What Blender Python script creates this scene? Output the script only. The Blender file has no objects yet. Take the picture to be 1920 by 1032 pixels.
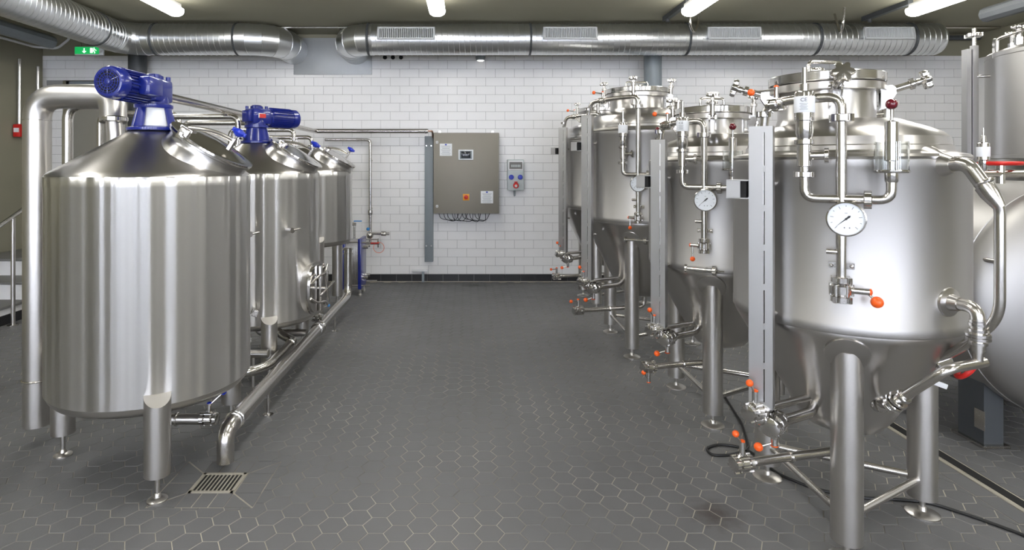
import bpy, bmesh, math, random
from mathutils import Vector as V, Matrix
random.seed(7)
S = bpy.context.scene
COL = S.collection
PI = math.pi

# ---------------------------------------------------------------- camera, light, exposure
CAM_H = 1.45
cam = bpy.data.cameras.new('camera'); camo = bpy.data.objects.new('camera', cam); COL.objects.link(camo)
camo.location = (0, 0, CAM_H); camo.rotation_euler = (PI/2, 0, 0)
cam.sensor_fit = 'HORIZONTAL'; cam.sensor_width = 36; cam.lens = 36*1112/1920
cam.shift_x = 85/1920; cam.shift_y = -204/1920; cam.clip_start = .05
S.camera = camo
w = bpy.data.worlds.new('world'); S.world = w; w.use_nodes = True
w.node_tree.nodes['Background'].inputs[0].default_value = (.8, .85, 1, 1)
w.node_tree.nodes['Background'].inputs[1].default_value = 22.0
S.view_settings.view_transform = 'Standard'; S.view_settings.look = 'None'
S.view_settings.exposure = 0; S.view_settings.gamma = 1; S.view_settings.use_curve_mapping = False
LAMP = 29.0            # radiance of the ceiling lamp diffusers

# ---------------------------------------------------------------- materials
AROT = 0.25
def mat(name, col, rough=.5, metal=0, noise=0, nscale=6, bump=0, bscale=60, emit=0, aniso=0, spec=.5, trans=0, coat=0, streak=0, rvar=0):
    m = bpy.data.materials.new(name); m.use_nodes = True
    nt = m.node_tree; N = nt.nodes; L = nt.links; b = N['Principled BSDF']
    c = (*col, 1)
    b.inputs['Base Color'].default_value = c; b.inputs['Roughness'].default_value = rough
    b.inputs['Metallic'].default_value = metal; b.inputs['Specular IOR Level'].default_value = spec
    b.inputs['Transmission Weight'].default_value = trans; b.inputs['Coat Weight'].default_value = coat
    if emit:
        b.inputs['Emission Color'].default_value = c; b.inputs['Emission Strength'].default_value = emit
    geo = N.new('ShaderNodeNewGeometry')
    if noise or rvar:
        n = N.new('ShaderNodeTexNoise'); n.inputs['Scale'].default_value = nscale; n.inputs['Detail'].default_value = 5
        L.new(geo.outputs['Position'], n.inputs['Vector'])
    if noise:
        mx = N.new('ShaderNodeMix'); mx.data_type = 'RGBA'
        mx.inputs[6].default_value = tuple(x*(1-noise) for x in col)+(1,)
        mx.inputs[7].default_value = tuple(min(1, x*(1+noise)) for x in col)+(1,)
        L.new(n.outputs['Fac'], mx.inputs[0]); L.new(mx.outputs[2], b.inputs['Base Color'])
    if rvar:
        mr = N.new('ShaderNodeMapRange'); mr.inputs[1].default_value = .3; mr.inputs[2].default_value = .7
        mr.inputs[3].default_value = max(.02, rough-rvar); mr.inputs[4].default_value = rough+rvar
        L.new(n.outputs['Fac'], mr.inputs[0]); L.new(mr.outputs[0], b.inputs['Roughness'])
    if bump:
        n2 = N.new('ShaderNodeTexNoise'); n2.inputs['Scale'].default_value = bscale; n2.inputs['Detail'].default_value = 4
        L.new(geo.outputs['Position'], n2.inputs['Vector'])
        bp = N.new('ShaderNodeBump'); bp.inputs['Strength'].default_value = bump; bp.inputs['Distance'].default_value = .003
        L.new(n2.outputs['Fac'], bp.inputs['Height']); L.new(bp.outputs[0], b.inputs['Normal'])
    if aniso:
        t = N.new('ShaderNodeTangent'); t.direction_type = 'RADIAL'; t.axis = 'Z'
        L.new(t.outputs[0], b.inputs['Tangent'])
        b.inputs['Anisotropic'].default_value = aniso; b.inputs['Anisotropic Rotation'].default_value = AROT
    if streak:                                    # rolled sheet is never perfectly round: shallow waves round the shell
        tc = N.new('ShaderNodeTexCoord'); g = N.new('ShaderNodeTexGradient'); g.gradient_type = 'RADIAL'
        L.new(tc.outputs['Object'], g.inputs[0])
        n3 = N.new('ShaderNodeTexNoise'); n3.noise_dimensions = '1D'; n3.inputs['Scale'].default_value = 26; n3.inputs['Detail'].default_value = 1.5
        L.new(g.outputs['Fac'], n3.inputs['W'])
        bp = N.new('ShaderNodeBump'); bp.inputs['Strength'].default_value = 1; bp.inputs['Distance'].default_value = streak
        L.new(n3.outputs['Fac'], bp.inputs['Height']); L.new(bp.outputs[0], b.inputs['Normal'])
    return m

STEEL = (.58, .56, .525)
MT = dict(
    ferm=mat('satin_shell', (.46, .45, .435), .46, 1, aniso=.35, noise=.04, nscale=3),
    lying=mat('shaded_end_steel', (.40, .39, .375), .5, 1, noise=.06, nscale=3),  # tank steel darkened in colour, standing in for weaker light on the end
    satin=mat('satin_steel', (.6, .58, .55), .33, 1, noise=.06, nscale=8),
    cone=mat('cone_steel', (.54, .525, .505), .28, 1, aniso=.35, noise=.05, nscale=4),
    pipe=mat('pipe_steel', (.57, .55, .52), .23, 1, noise=.05, nscale=12),
    polish=mat('polished_steel', (.64, .625, .605), .14, 1),
    guard=mat('guard_steel', (.52, .52, .52), .42, 1, noise=.05),
    galv=mat('galvanised', (.70, .72, .74), .3, 1, noise=.05, nscale=9),
    galvp=mat('galvanised_plate', (.42, .435, .44), .5, .35, noise=.06, nscale=9),
    grille=mat('grille_metal', (.6, .62, .63), .45, .3),
    blue=mat('blue_paint', (.006, .016, .2), .28, 0, noise=.1, coat=.4),
    bluep=mat('blue_plastic', (.008, .03, .42), .35),
    lblue=mat('light_blue_plastic', (.03, .22, .55), .4),
    orange=mat('orange_plastic', (.9, .12, .012), .32),
    red=mat('red_paint', (.55, .016, .012), .35, noise=.1),
    burg=mat('burgundy_plastic', (.12, .004, .012), .12, coat=.6),
    black=mat('black_rubber', (.012, .012, .012), .5),
    dark=mat('dark_hole', (.006, .006, .006), .8),
    white=mat('white_paint', (.72, .73, .74), .4),
    paper=mat('paper', (.75, .77, .8), .7),
    ink=mat('ink', (.12, .13, .15), .7),
    dial=mat('dial_white', (.78, .82, .86), .35),
    cab=mat('cabinet_steel', (.25, .23, .195), .55, .3, noise=.03, nscale=5),
    trunk=mat('trunk_grey', (.22, .25, .27), .45, 0, noise=.05),
    drain=mat('drain_pipe_grey', (.055, .06, .065), .5, 0, noise=.12),
    tile=mat('wall_tile', (.78, .775, .765), .28, 0, noise=.025, nscale=4),
    grout=mat('wall_grout', (.3, .3, .29), .9, 0, noise=.06),
    skirt=mat('skirting_tile', (.014, .014, .015), .3, 0, noise=.2, nscale=8),
    olive=mat('olive_paint', (.27, .255, .185), .75, 0, noise=.05, nscale=3, bump=.1, bscale=90),
    ceil=mat('ceiling_paint', (.26, .248, .18), .8, 0, noise=.06, nscale=2, bump=.15, bscale=60),
    door=mat('door_paint', (.3, .285, .24), .5, 0, noise=.03),
    hex=mat('hex_tile', (.135, .135, .137), .46, 0, noise=.1, nscale=5, bump=.12, bscale=160, rvar=.06),
    fgrout=None,
    step=mat('step_tile', (.16, .158, .15), .55, 0, noise=.06),
    lamp=mat('lamp_diffuser', (1, .985, .95), .5, 0, emit=LAMP),
    lampb=mat('lamp_body', (.55, .55, .53), .5),
    green=mat('exit_green', (.01, .38, .09), .4, emit=.9),
    exitw=mat('exit_white', (.85, 1, .9), .4, emit=1.1),
    glow=mat('spot_glow', (1, .99, .95), .4, emit=1.6),
    glass=mat('clear_glass', (.95, .97, .97), .03, 0, trans=1),
    screen=mat('screen', (.02, .025, .03), .12),
    yellow=mat('switch_yellow', (.75, .32, .02), .4),
    cream=mat('socket_grey', (.5, .55, .55), .45),
    copper=mat('copper_pipe', (.45, .28, .2), .3, 1, noise=.1),
    strip=mat('drain_strip', (.46, .43, .36), .45, .4, noise=.1, nscale=20),
)
def brushed(name, col, rough, an, streak, scale):   # sheet brushed round the vessel: sharp sideways, smeared upright
    m = bpy.data.materials.new(name); m.use_nodes = True
    nt = m.node_tree; N = nt.nodes; L = nt.links; N.remove(N['Principled BSDF'])
    b = N.new('ShaderNodeBsdfAnisotropic'); b.inputs['Color'].default_value = (*col, 1)
    b.inputs['Roughness'].default_value = rough; b.inputs['Anisotropy'].default_value = an
    t = N.new('ShaderNodeTangent'); t.direction_type = 'RADIAL'; t.axis = 'Z'; L.new(t.outputs[0], b.inputs['Tangent'])
    tc = N.new('ShaderNodeTexCoord'); g = N.new('ShaderNodeTexGradient'); g.gradient_type = 'RADIAL'; L.new(tc.outputs['Object'], g.inputs[0])
    n = N.new('ShaderNodeTexNoise'); n.noise_dimensions = '1D'; n.inputs['Scale'].default_value = scale; n.inputs['Detail'].default_value = 1
    L.new(g.outputs['Fac'], n.inputs['W'])
    bp = N.new('ShaderNodeBump'); bp.inputs['Distance'].default_value = streak; L.new(n.outputs['Fac'], bp.inputs['Height']); L.new(bp.outputs[0], b.inputs['Normal'])
    L.new(b.outputs[0], N['Material Output'].inputs[0]); return m
MT['shell'] = brushed('brushed_shell', (.92, .91, .89), .35, .58, .04, 24)
def floor_grout():
    m = mat('floor_grout', (.3, .28, .23), .85)
    nt = m.node_tree; N = nt.nodes; L = nt.links; b = N['Principled BSDF']
    g = N.new('ShaderNodeNewGeometry'); n = N.new('ShaderNodeTexNoise'); n.inputs['Scale'].default_value = 1.6; n.inputs['Detail'].default_value = 6
    L.new(g.outputs['Position'], n.inputs['Vector'])
    r = N.new('ShaderNodeValToRGB'); r.color_ramp.elements[0].position = .38; r.color_ramp.elements[1].position = .62
    r.color_ramp.elements[0].color = (.17, .16, .14, 1); r.color_ramp.elements[1].color = (.5, .46, .38, 1)
    L.new(n.outputs['Fac'], r.inputs[0]); L.new(r.outputs[0], b.inputs['Base Color'])
    return m
MT['fgrout'] = floor_grout()
def stain(m, spots):                          # old spills soaked into the floor tiles
    nt = m.node_tree; N = nt.nodes; L = nt.links; b = N['Principled BSDF']
    src = b.inputs['Base Color'].links[0].from_socket
    g = N.new('ShaderNodeNewGeometry')
    for (x, y, rx, ry, col) in spots:
        mp = N.new('ShaderNodeMapping'); mp.vector_type = 'POINT'; mp.inputs['Scale'].default_value = (1/rx, 1/ry, 0)
        mp.inputs['Location'].default_value = (-x/rx, -y/ry, 0); L.new(g.outputs['Position'], mp.inputs[0])
        n = N.new('ShaderNodeTexNoise'); n.inputs['Scale'].default_value = 25; L.new(g.outputs['Position'], n.inputs['Vector'])
        ln = N.new('ShaderNodeVectorMath'); ln.operation = 'LENGTH'; L.new(mp.outputs[0], ln.inputs[0])
        ad = N.new('ShaderNodeMath'); ad.operation = 'ADD'; L.new(ln.outputs['Value'], ad.inputs[0]); L.new(n.outputs['Fac'], ad.inputs[1])
        mr = N.new('ShaderNodeMapRange'); mr.inputs[1].default_value = .6; mr.inputs[2].default_value = 1.5; mr.inputs[3].default_value = .75; mr.inputs[4].default_value = 0; L.new(ad.outputs[0], mr.inputs[0])
        mx = N.new('ShaderNodeMix'); mx.data_type = 'RGBA'; L.new(mr.outputs[0], mx.inputs[0]); L.new(src, mx.inputs[6]); mx.inputs[7].default_value = (*col, 1); src = mx.outputs[2]
    L.new(src, b.inputs['Base Color'])
stain(MT['hex'], [(1.03, 2.47, .13, .13, (.045, .032, .026)), (.1, 7.2, .22, .12, (.03, .03, .028))])

# ---------------------------------------------------------------- mesh helpers
def frame(o, ax, up=None):
    z = V(ax).normalized()
    h = V(up) if up else (V((0, 0, 1)) if abs(z.z) < .95 else V((1, 0, 0)))
    x = h.cross(z)
    if x.length < 1e-5: x = V((0, 1, 0)).cross(z)
    x.normalize(); y = z.cross(x)
    m = Matrix((x, y, z)).transposed().to_4x4(); m.translation = V(o)
    return m

class M:
    def __init__(s): s.v = []; s.f = []
    def add(s, vs, fs):
        b = len(s.v); s.v += [tuple(v) for v in vs]; s.f += [[i+b for i in f] for f in fs]; return s
    def box(s, c, d, rot=None, bev=0):
        m = Matrix.Translation(V(c)) @ (rot.to_4x4() if rot else Matrix())
        x, y, z = d[0]/2, d[1]/2, d[2]/2
        if bev:
            bm = bmesh.new(); bmesh.ops.create_cube(bm, size=1, matrix=Matrix.Diagonal((d[0], d[1], d[2], 1)))
            bmesh.ops.bevel(bm, geom=bm.edges[:], offset=min(bev, min(d)*.45), segments=2, affect='EDGES', profile=.5)
            bm.verts.index_update()
            s.add([m @ v.co for v in bm.verts], [[v.index for v in f.verts] for f in bm.faces]); bm.free(); return s
        vs = [m @ V((i*x, j*y, k*z)) for i in (-1, 1) for j in (-1, 1) for k in (-1, 1)]
        return s.add(vs, [[0, 1, 3, 2], [4, 6, 7, 5], [0, 4, 5, 1], [2, 3, 7, 6], [0, 2, 6, 4], [1, 5, 7, 3]])
    def lathe(s, prof, o=(0, 0, 0), ax=(0, 0, 1), n=24, cap=True):
        m = frame(o, ax); vs = []; fs = []
        for r, z in prof:
            for i in range(n):
                a = 2*PI*i/n; vs.append(m @ V((r*math.cos(a), r*math.sin(a), z)))
        for k in range(len(prof)-1):
            for i in range(n):
                j = (i+1) % n; fs.append([k*n+i, k*n+j, (k+1)*n+j, (k+1)*n+i])
        if cap:
            fs.append([i for i in range(n)][::-1]); fs.append([(len(prof)-1)*n+i for i in range(n)])
        return s.add(vs, fs)
    def cyl(s, a, b, r, r2=None, n=16):
        a = V(a); b = V(b); d = b-a
        return s.lathe([(r, 0), (r if r2 is None else r2, d.length)], a, d, n)
    def tube(s, pts, r, bend=.06, n=12, seg=6, cap=True, r_end=None):
        P = [V(p) for p in pts]; path = [P[0]]
        for i in range(1, len(P)-1):
            d0 = (P[i-1]-P[i]); d1 = (P[i+1]-P[i])
            b = min(bend, d0.length*.49, d1.length*.49)
            a = P[i]+d0.normalized()*b; c = P[i]+d1.normalized()*b
            ang = d0.angle(d1)
            if ang > PI-.02: path.append(P[i]); continue
            for k in range(seg+1):          # circular-ish fillet
                t = k/seg; path.append((1-t)**2*a+2*t*(1-t)*P[i]+t*t*c)
        path.append(P[-1])
        vs = []; fs = []; x = None
        for i, p in enumerate(path):
            t = (path[min(i+1, len(path)-1)]-path[max(i-1, 0)]).normalized()
            if x is None:
                x = (V((0, 0, 1)) if abs(t.z) < .9 else V((1, 0, 0))).cross(t).normalized()
            else:
                x = (x-t*x.dot(t)).normalized()
            y = t.cross(x); rr = r if r_end is None else r+(r_end-r)*i/(len(path)-1)
            for k in range(n):
                a = 2*PI*k/n; vs.append(p+x*rr*math.cos(a)+y*rr*math.sin(a))
        for i in range(len(path)-1):
            for k in range(n):
                j = (k+1) % n; fs.append([i*n+k, i*n+j, (i+1)*n+j, (i+1)*n+k])
        if cap:
            fs.append(list(range(n))[::-1]); fs.append([(len(path)-1)*n+k for k in range(n)])
        return s.add(vs, fs)
    def ball(s, c, r, sc=(1, 1, 1), n=16, m=10):
        prof = [(max(1e-4, r*math.sin(PI*k/m)), -r*math.cos(PI*k/m)) for k in range(m+1)]
        t = M().lathe(prof, n=n, cap=False)
        return s.add([(c[0]+v[0]*sc[0], c[1]+v[1]*sc[1], c[2]+v[2]*sc[2]) for v in t.v], t.f)
    def torus(s, o, ax, R, r, n=24, m=8):
        f = frame(o, ax); vs = []; fs = []
        for i in range(n):
            a = 2*PI*i/n
            for k in range(m):
                b = 2*PI*k/m; q = R+r*math.cos(b)
                vs.append(f @ V((q*math.cos(a), q*math.sin(a), r*math.sin(b))))
        for i in range(n):
            for k in range(m):
                fs.append([i*m+k, ((i+1) % n)*m+k, ((i+1) % n)*m+(k+1) % m, i*m+(k+1) % m])
        return s.add(vs, fs)
    def prism(s, poly, f, h):           # poly in frame xy, extruded along frame z
        n = len(poly)
        vs = [f @ V((p[0], p[1], 0)) for p in poly]+[f @ V((p[0], p[1], h)) for p in poly]
        return s.add(vs, [list(range(n))[::-1], [n+i for i in range(n)]]+[[i, (i+1) % n, n+(i+1) % n, n+i] for i in range(n)])
    def ring(s, o, ax, ro, ri, h, n=32):  # flat ring with a hole
        return s.lathe([(ri, 0), (ro, 0), (ro, h), (ri, h), (ri, 0)], o, ax, n, cap=False)
    def mesh(s, name, m, ang=35, off=(0, 0, 0)):
        me = bpy.data.meshes.new(name)
        me.from_pydata([(v[0]-off[0], v[1]-off[1], v[2]-off[2]) for v in s.v], [], s.f); me.update()
        bm = bmesh.new(); bm.from_mesh(me); bmesh.ops.recalc_face_normals(bm, faces=bm.faces); bm.to_mesh(me); bm.free()
        me.polygons.foreach_set('use_smooth', [True]*len(me.polygons))
        me.set_sharp_from_angle(angle=math.radians(ang))
        me.materials.append(MT[m]); return me
    def build(s, name, m, parent=None, loc=None, ang=35):
        o = bpy.data.objects.new(name, s.mesh(name, m, ang, loc or (0, 0, 0))); COL.objects.link(o)
        if loc: o.location = loc
        if parent: o.parent = parent
        return o

def tag(o, label, cat, group=None):
    o['label'] = label; o['category'] = cat
    if group: o['group'] = group
    return o
def thing(name, loc, label, cat, group=None, rz=0):
    o = bpy.data.objects.new(name, None); COL.objects.link(o); o.location = loc; o.rotation_euler.z = rz
    o.empty_display_size = .1
    return tag(o, label, cat, group)
def struct(o): o['kind'] = 'structure'; return o
def inst(src, name, parent=None, loc=(0, 0, 0)):
    o = bpy.data.objects.new(name, src); COL.objects.link(o); o.location = loc; o.parent = parent; return o
def text_part(name, txt, size, f, m, parent):
    cu = bpy.data.curves.new(name, 'FONT'); cu.body = txt; cu.size = size; cu.extrude = .0004; cu.align_x = 'CENTER'; cu.align_y = 'CENTER'
    t = bpy.data.objects.new(name, cu); COL.objects.link(t)
    me = bpy.data.meshes.new_from_object(t.evaluated_get(bpy.context.evaluated_depsgraph_get()))
    bpy.data.objects.remove(t); me.materials.clear(); me.materials.append(MT[m])
    o = inst(me, name, parent); o.matrix_local = f; return o

# ================================================================ ROOM
XL, XR, YB, YR, ZC = -5.33, 6.4, 7.46, -5.2, 3.11
TILE_TOP = 2.84
# ---- floor: grout bed with every hexagonal tile laid on it
FT = .002
fl = struct(M().box(((XL+XR)/2, (YB+YR)/2, -.06), (XR-XL, YB-YR, .12)).build('floor', 'fgrout'))
HS, HG = .0600, .0020
def hexpts(r): return [(r*math.cos(PI*k/3), r*math.sin(PI*k/3)) for k in range(6)]
def hexmesh(mb, cx, cy):
    o = hexpts(HS-HG); i = hexpts(HS-HG-.0016)
    vs = [(cx+p[0], cy+p[1], .0001) for p in o]+[(cx+p[0], cy+p[1], FT) for p in i]
    return mb.add(vs, [[6+k for k in range(6)]]+[[k, (k+1) % 6, 6+(k+1) % 6, 6+k] for k in range(6)])
hexm = hexmesh(M(), 0, 0).mesh('tile', 'hex', 20)
GX, GY, GW = -1.135, 2.71, (.30, .28)    # floor drain: centre and half sizes of its cut-out
CHX0, CHX1 = 2.235, 2.415                    # drain channel beside the fermenters
cents = []; cutc = []
for i in range(-62, 72):
    x = .0905+i*1.5*HS
    if x < XL+.05 or x > XR-.05: continue
    for k in range(-75, 60):
        y = 2.34+k*math.sqrt(3)*HS+(math.sqrt(3)/2*HS if i % 2 else 0)
        if y < YR+.05 or y > YB-.06: continue
        r_ = HS
        if abs(x-GX) < .225+r_ and abs(y-GY) < .195+r_:
            ex_, ey_ = abs(x-GX)-.225, abs(y-GY)-.195
            if max(ex_, ey_) <= -r_: continue
            sx_, sy_ = math.copysign(1, x-GX), math.copysign(1, y-GY)
            px_, py_ = (0, sx_, GX+sx_*.229), (1, sy_, GY+sy_*.199)
            cutc.append((x, y, [px_])); cutc.append((x, y, [(0, -sx_, GX+sx_*.229), py_]))
            continue
        if CHX0-r_ < x < CHX0+r_: cutc.append((x, y, [(0, -1, CHX0-.004)])); continue
        if CHX1-r_ < x < CHX1+r_: cutc.append((x, y, [(0, 1, CHX1+.004)])); continue
        if CHX0 <= x <= CHX1: continue
        cents.append((x, y))
def seen(x, y):
    if y < 1.2: return False
    u = 875+1112*x/y; v = 312+1112*CAM_H/y
    return 10 < u < 1910 and v < 1025
order = sorted([c for c in cents if seen(*c)], key=lambda c: c[1])
near = set(order[:300])
for c in order[:300]: inst(hexm, 'tile', fl, (c[0], c[1], 0))
rest = M()
for c in cents:
    if c not in near: hexmesh(rest, *c)
for x, y, planes in cutc:                   # tiles trimmed along the drain and the channel
    P = [(x+p[0], y+p[1]) for p in hexpts(HS-HG)]
    for ax_, sg, lim in planes:
        Q = []
        for i in range(len(P)):
            a, b = P[i], P[(i+1) % len(P)]; da, db = sg*(a[ax_]-lim), sg*(b[ax_]-lim)
            if da >= 0: Q.append(a)
            if da*db < 0: t_ = da/(da-db); Q.append((a[0]+(b[0]-a[0])*t_, a[1]+(b[1]-a[1])*t_))
        P = Q
    if len(P) > 2: rest.prism(P, Matrix.Translation((0, 0, .0001)), FT)
o = rest.build('tiles', 'hex', fl, ang=20); o['kind'] = 'stuff'
# border tiles round the floor drain
def slab(mb, poly, h=FT):
    return mb.prism(poly, Matrix.Translation((0, 0, .0001)), h)
gx0, gx1, gy0, gy1 = GX-.105, GX+.105, GY-.085, GY+.085
ox0, ox1, oy0, oy1 = GX-.225, GX+.225, GY-.195, GY+.195
g = .006
def strip_tiles(x0, x1, y0, y1, nx, ny):
    for i in range(nx):
        for j in range(ny):
            a = x0+(x1-x0)*i/nx; b = x0+(x1-x0)*(i+1)/nx; c = y0+(y1-y0)*j/ny; d = y0+(y1-y0)*(j+1)/ny
            slab(M(), [(a+g/2, c+g/2), (b-g/2, c+g/2), (b-g/2, d-g/2), (a+g/2, d-g/2)]).build('tile', 'hex', fl)
strip_tiles(gx0, gx1, oy0, gy0, 3, 1); strip_tiles(gx0, gx1, gy1, oy1, 3, 1)
strip_tiles(ox0, gx0, gy0, gy1, 1, 2); strip_tiles(gx1, ox1, gy0, gy1, 1, 2)
for sx in (-1, 1):
    for sy in (-1, 1):
        ix = gx0 if sx < 0 else gx1; oxx = ox0 if sx < 0 else ox1; iy = gy0 if sy < 0 else gy1; oy = oy0 if sy < 0 else oy1
        slab(M(), [(ix, iy+sy*g), (ix, oy), (oxx-sx*g, oy)] if sx*sy > 0 else [(ix, oy), (ix, iy+sy*g), (oxx-sx*g, oy)]).build('tile', 'hex', fl)
        slab(M(), [(ix+sx*g, iy), (oxx, oy-sy*g), (oxx, iy)] if sx*sy > 0 else [(ix+sx*g, iy), (oxx, iy), (oxx, oy-sy*g)]).build('tile', 'hex', fl)
# floor drain grate
dr = thing('floor_drain', (GX, GY, 0), 'square steel slotted floor drain grate set in the dark tiles under the pipe outlet', 'floor drain')
fr = M()
for sx in (-1, 1): fr.box((sx*.095, 0, .003), (.016, .168, .005)); fr.box((0, sx*.077, .003), (.2, .014, .005))
fr.build('frame', 'strip', dr)
M().box((0, 0, .0008), (.18, .14, .001)).build('sump', 'dark', dr)
for k in range(9):
    M().box((-.072+k*.018, 0, .0025), (.006, .14, .003)).build('bar', 'strip', dr)
# drain channel on the right: long cut tiles, bright steel edge, dark slot
ch = thing('drain_channel', (2.33, 3.4, 0), 'long floor drain channel with pale steel edge behind the cone bottomed tanks', 'drain channel')
M().box((.005, 0, .0025), (.016, 7.6, .004)).build('edge_strip', 'strip', ch)
M().box((.055, 0, .0008), (.05, 7.6, .001)).build('slot', 'dark', ch)
y = -.4
while y < 7.2:
    M().prism([(CHX0+.001, y+.003), (2.325, y+.003), (2.325, y+.197), (CHX0, y+.197)], Matrix.Translation((0, 0, .0001)), FT).build('tile', 'hex', fl)
    y += .2

# ---- back wall with the raised door opening
DX0, DX1, DZ0, DZ1 = -5.08, -4.2, .5, 2.53
wb = M()
wb.box(((DX1+XR)/2, YB+.1, ZC/2), (XR-DX1, .2, ZC)); wb.box(((XL+DX0)/2, YB+.1, ZC/2), (DX0-XL, .2, ZC))
wb.box(((DX0+DX1)/2, YB+.1, (DZ1+ZC)/2), (DX1-DX0, .2, ZC-DZ1)); wb.box(((DX0+DX1)/2, YB+.1, DZ0/2), (DX1-DX0, .2, DZ0))
wb = struct(wb.build('wall_back', 'olive'))
TW, TH, TG, TT = .2400, .1075, .0036, .007
SK = .095
bed = M(); 
for (a, b, c, d) in ((DX1, XR, SK, TILE_TOP), (XL, DX0, SK, TILE_TOP), (DX0, DX1, DZ1, TILE_TOP)):
    bed.box(((a+b)/2, YB-.001, (c+d)/2), (b-a, .002, d-c))
bed.build('grout', 'grout', wb)
tm = M().box((0, 0, 0), (TW-TG, TT, TH-TG)).mesh('tile', 'tile')
full = []; cut = M()
def addtile(x0, x1, z0, z1):
    if x1-x0 < .012 or z1-z0 < .012: return
    if abs(x1-x0-TW) < 1e-4 and abs(z1-z0-TH) < 1e-4: full.append(((x0+x1)/2, (z0+z1)/2))
    else: cut.box(((x0+x1)/2, YB-.001-TT/2, (z0+z1)/2), (x1-x0-TG, TT, z1-z0-TG))
r = 0; z = SK
while z < TILE_TOP-.01:
    z1 = min(z+TH, TILE_TOP); x = XL-(TW/2 if r % 2 else 0)+.05-TW
    while x < XR:
        a, b = max(x, XL), min(x+TW, XR)
        if b > a:
            if z1 > DZ1-.001 or b <= DX0 or a >= DX1: addtile(a, b, z if not (z < DZ1 < z1 and b > DX0 and a < DX1) else DZ1, z1)
            else:
                if a < DX0: addtile(a, DX0, z, z1)
                if b > DX1: addtile(DX1, b, z, z1)
        x += TW
    z += TH; r += 1
full.sort(key=lambda p: abs(p[0]+.55)*.8+abs(p[1]-1.6)*.9)
for p in full[:300]: inst(tm, 'tile', wb, (p[0], YB-.001-TT/2, p[1]))
for p in full[300:]: cut.box((p[0], YB-.001-TT/2, p[1]), (TW-TG, TT, TH-TG))
o = cut.build('tiles', 'tile', wb); o['kind'] = 'stuff'
# skirting
sk = struct(M().box(((DX1+XR)/2, YB-.004, SK/2), (XR-DX1, .008, SK)).build('baseboard_back', 'grout'))
sm = M().box((0, 0, 0), (.192, .012, SK-.006)).mesh('tile', 'skirt')
x = -4.1
while x < XR-.1:
    inst(sm, 'tile', sk, (x, YB-.0121, SK/2)); x += .195
M().box(((DX1+XR)/2, YB-.012, .004), (XR-DX1, .024, .006)).build('floor_joint', 'strip', sk)
# door
d = struct(M().box(((DX0+DX1)/2, YB+.16, (DZ0+DZ1)/2), (DX1-DX0-.08, .05, DZ1-DZ0-.04), bev=.004).build('door_1', 'door'))
f = M()
for sx in (DX0+.02, DX1-.02): f.box((sx, YB+.12, (DZ0+DZ1)/2), (.04, .12, DZ1-DZ0))
f.box(((DX0+DX1)/2, YB+.12, DZ1-.02), (DX1-DX0, .12, .04)); f.build('door_frame', 'trunk', d)
M().tube([(DX0+.12, YB+.135, 1.5), (DX0+.12, YB+.09, 1.5), (DX0+.24, YB+.09, 1.5)], .01).build('door_handle', 'pipe', d)
# other walls, ceiling
struct(M().box((XL-.1, (YB+YR)/2, ZC/2), (.2, YB-YR+.4, ZC)).build('wall_left', 'olive'))
wr = struct(M().box((XR+.1, (YB+YR)/2, ZC/2), (.2, YB-YR+.4, ZC)).build('wall_right', 'olive'))
struct(M().box(((XL+XR)/2, (YB+YR)/2, ZC+.1), (XR-XL+.4, YB-YR+.4, .2)).build('ceiling', 'ceil'))
WX = (-4.4, -2.6, -.8, 1.0, 2.8, 4.6); WW, WZ0, WZ1 = .8, .5, 2.85     # tall windows added to the unseen rear wall, so daylight streaks the kettles
rw = M(); tf = M(); xs = [XL-.2]+[v for c in WX for v in (c-WW/2, c+WW/2)]+[XR+.2]
for k in range(0, len(xs), 2):
    rw.box(((xs[k]+xs[k+1])/2, YR-.1, ZC/2), (xs[k+1]-xs[k], .2, ZC)); 
    tf.box(((max(xs[k], XL)+min(xs[k+1], XR))/2, YR+.006, WZ1/2), (min(xs[k+1], XR)-max(xs[k], XL), .012, WZ1))
for c in WX:
    rw.box((c, YR-.1, WZ0/2), (WW, .2, WZ0)); rw.box((c, YR-.1, (WZ1+ZC)/2), (WW, .2, ZC-WZ1)); tf.box((c, YR+.006, WZ0/2), (WW, .012, WZ0))
rw = struct(rw.build('wall_rear', 'olive'))
for k, c in enumerate(WX):
    f = M()
    for sx in (-1, 1): f.box((c+sx*(WW/2-.03), YR-.1, (WZ0+WZ1)/2), (.06, .08, WZ1-WZ0)); f.box((c, YR-.1, (WZ0+WZ1)/2+sx*((WZ1-WZ0)/2-.03)), (WW, .08, .06))
    f.box((c, YR-.1, 2.05), (WW, .06, .05)); struct(f.build('window_%d' % (k+1), 'trunk'))
M().box((XR-.006, 4.4, 1.45), (.012, 6.0, 2.7)).build('tile_field', 'tile', wr)

# ---- steps up to the raised door, with handrail
st = thing('door_steps', (-4.64, 6.3, 0), 'white tiled steps with grey treads leading up to the door', 'steps')
SX = .42
for k in range(3):
    y0 = -.95+k*.34; h = .17*(k+1); y1 = 1.14
    bx = M().box((0, (y0+y1)/2, h/2-.012), (SX*2, y1-y0, h-.025)).build('riser_block', 'tile', st)
    M().box((0, (y0+y1)/2-.01, h-.012), (SX*2+.03, y1-y0+.02, .024), bev=.004).build('tread', 'step', st)
M().box((0, -.957, .045), (SX*2, .012, .09)).build('skirting', 'skirt', st)
M().box((SX+.006, .09, .045), (.012, 2.08, .09)).build('skirting', 'skirt', st)
hr = thing('stair_handrail', (-4.13, 5.4, 0), 'round steel handrail with posts rising beside the white tiled steps', 'handrail')
M().tube([(0, -.25, .88), (0, .12, 1.05), (0, .95, 1.5), (0, 1.6, 1.5)], .019, bend=.08).build('rail', 'pipe', hr)
M().cyl((0, .0, .0), (0, .0, .98), .018).build('post', 'satin', hr)
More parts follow.
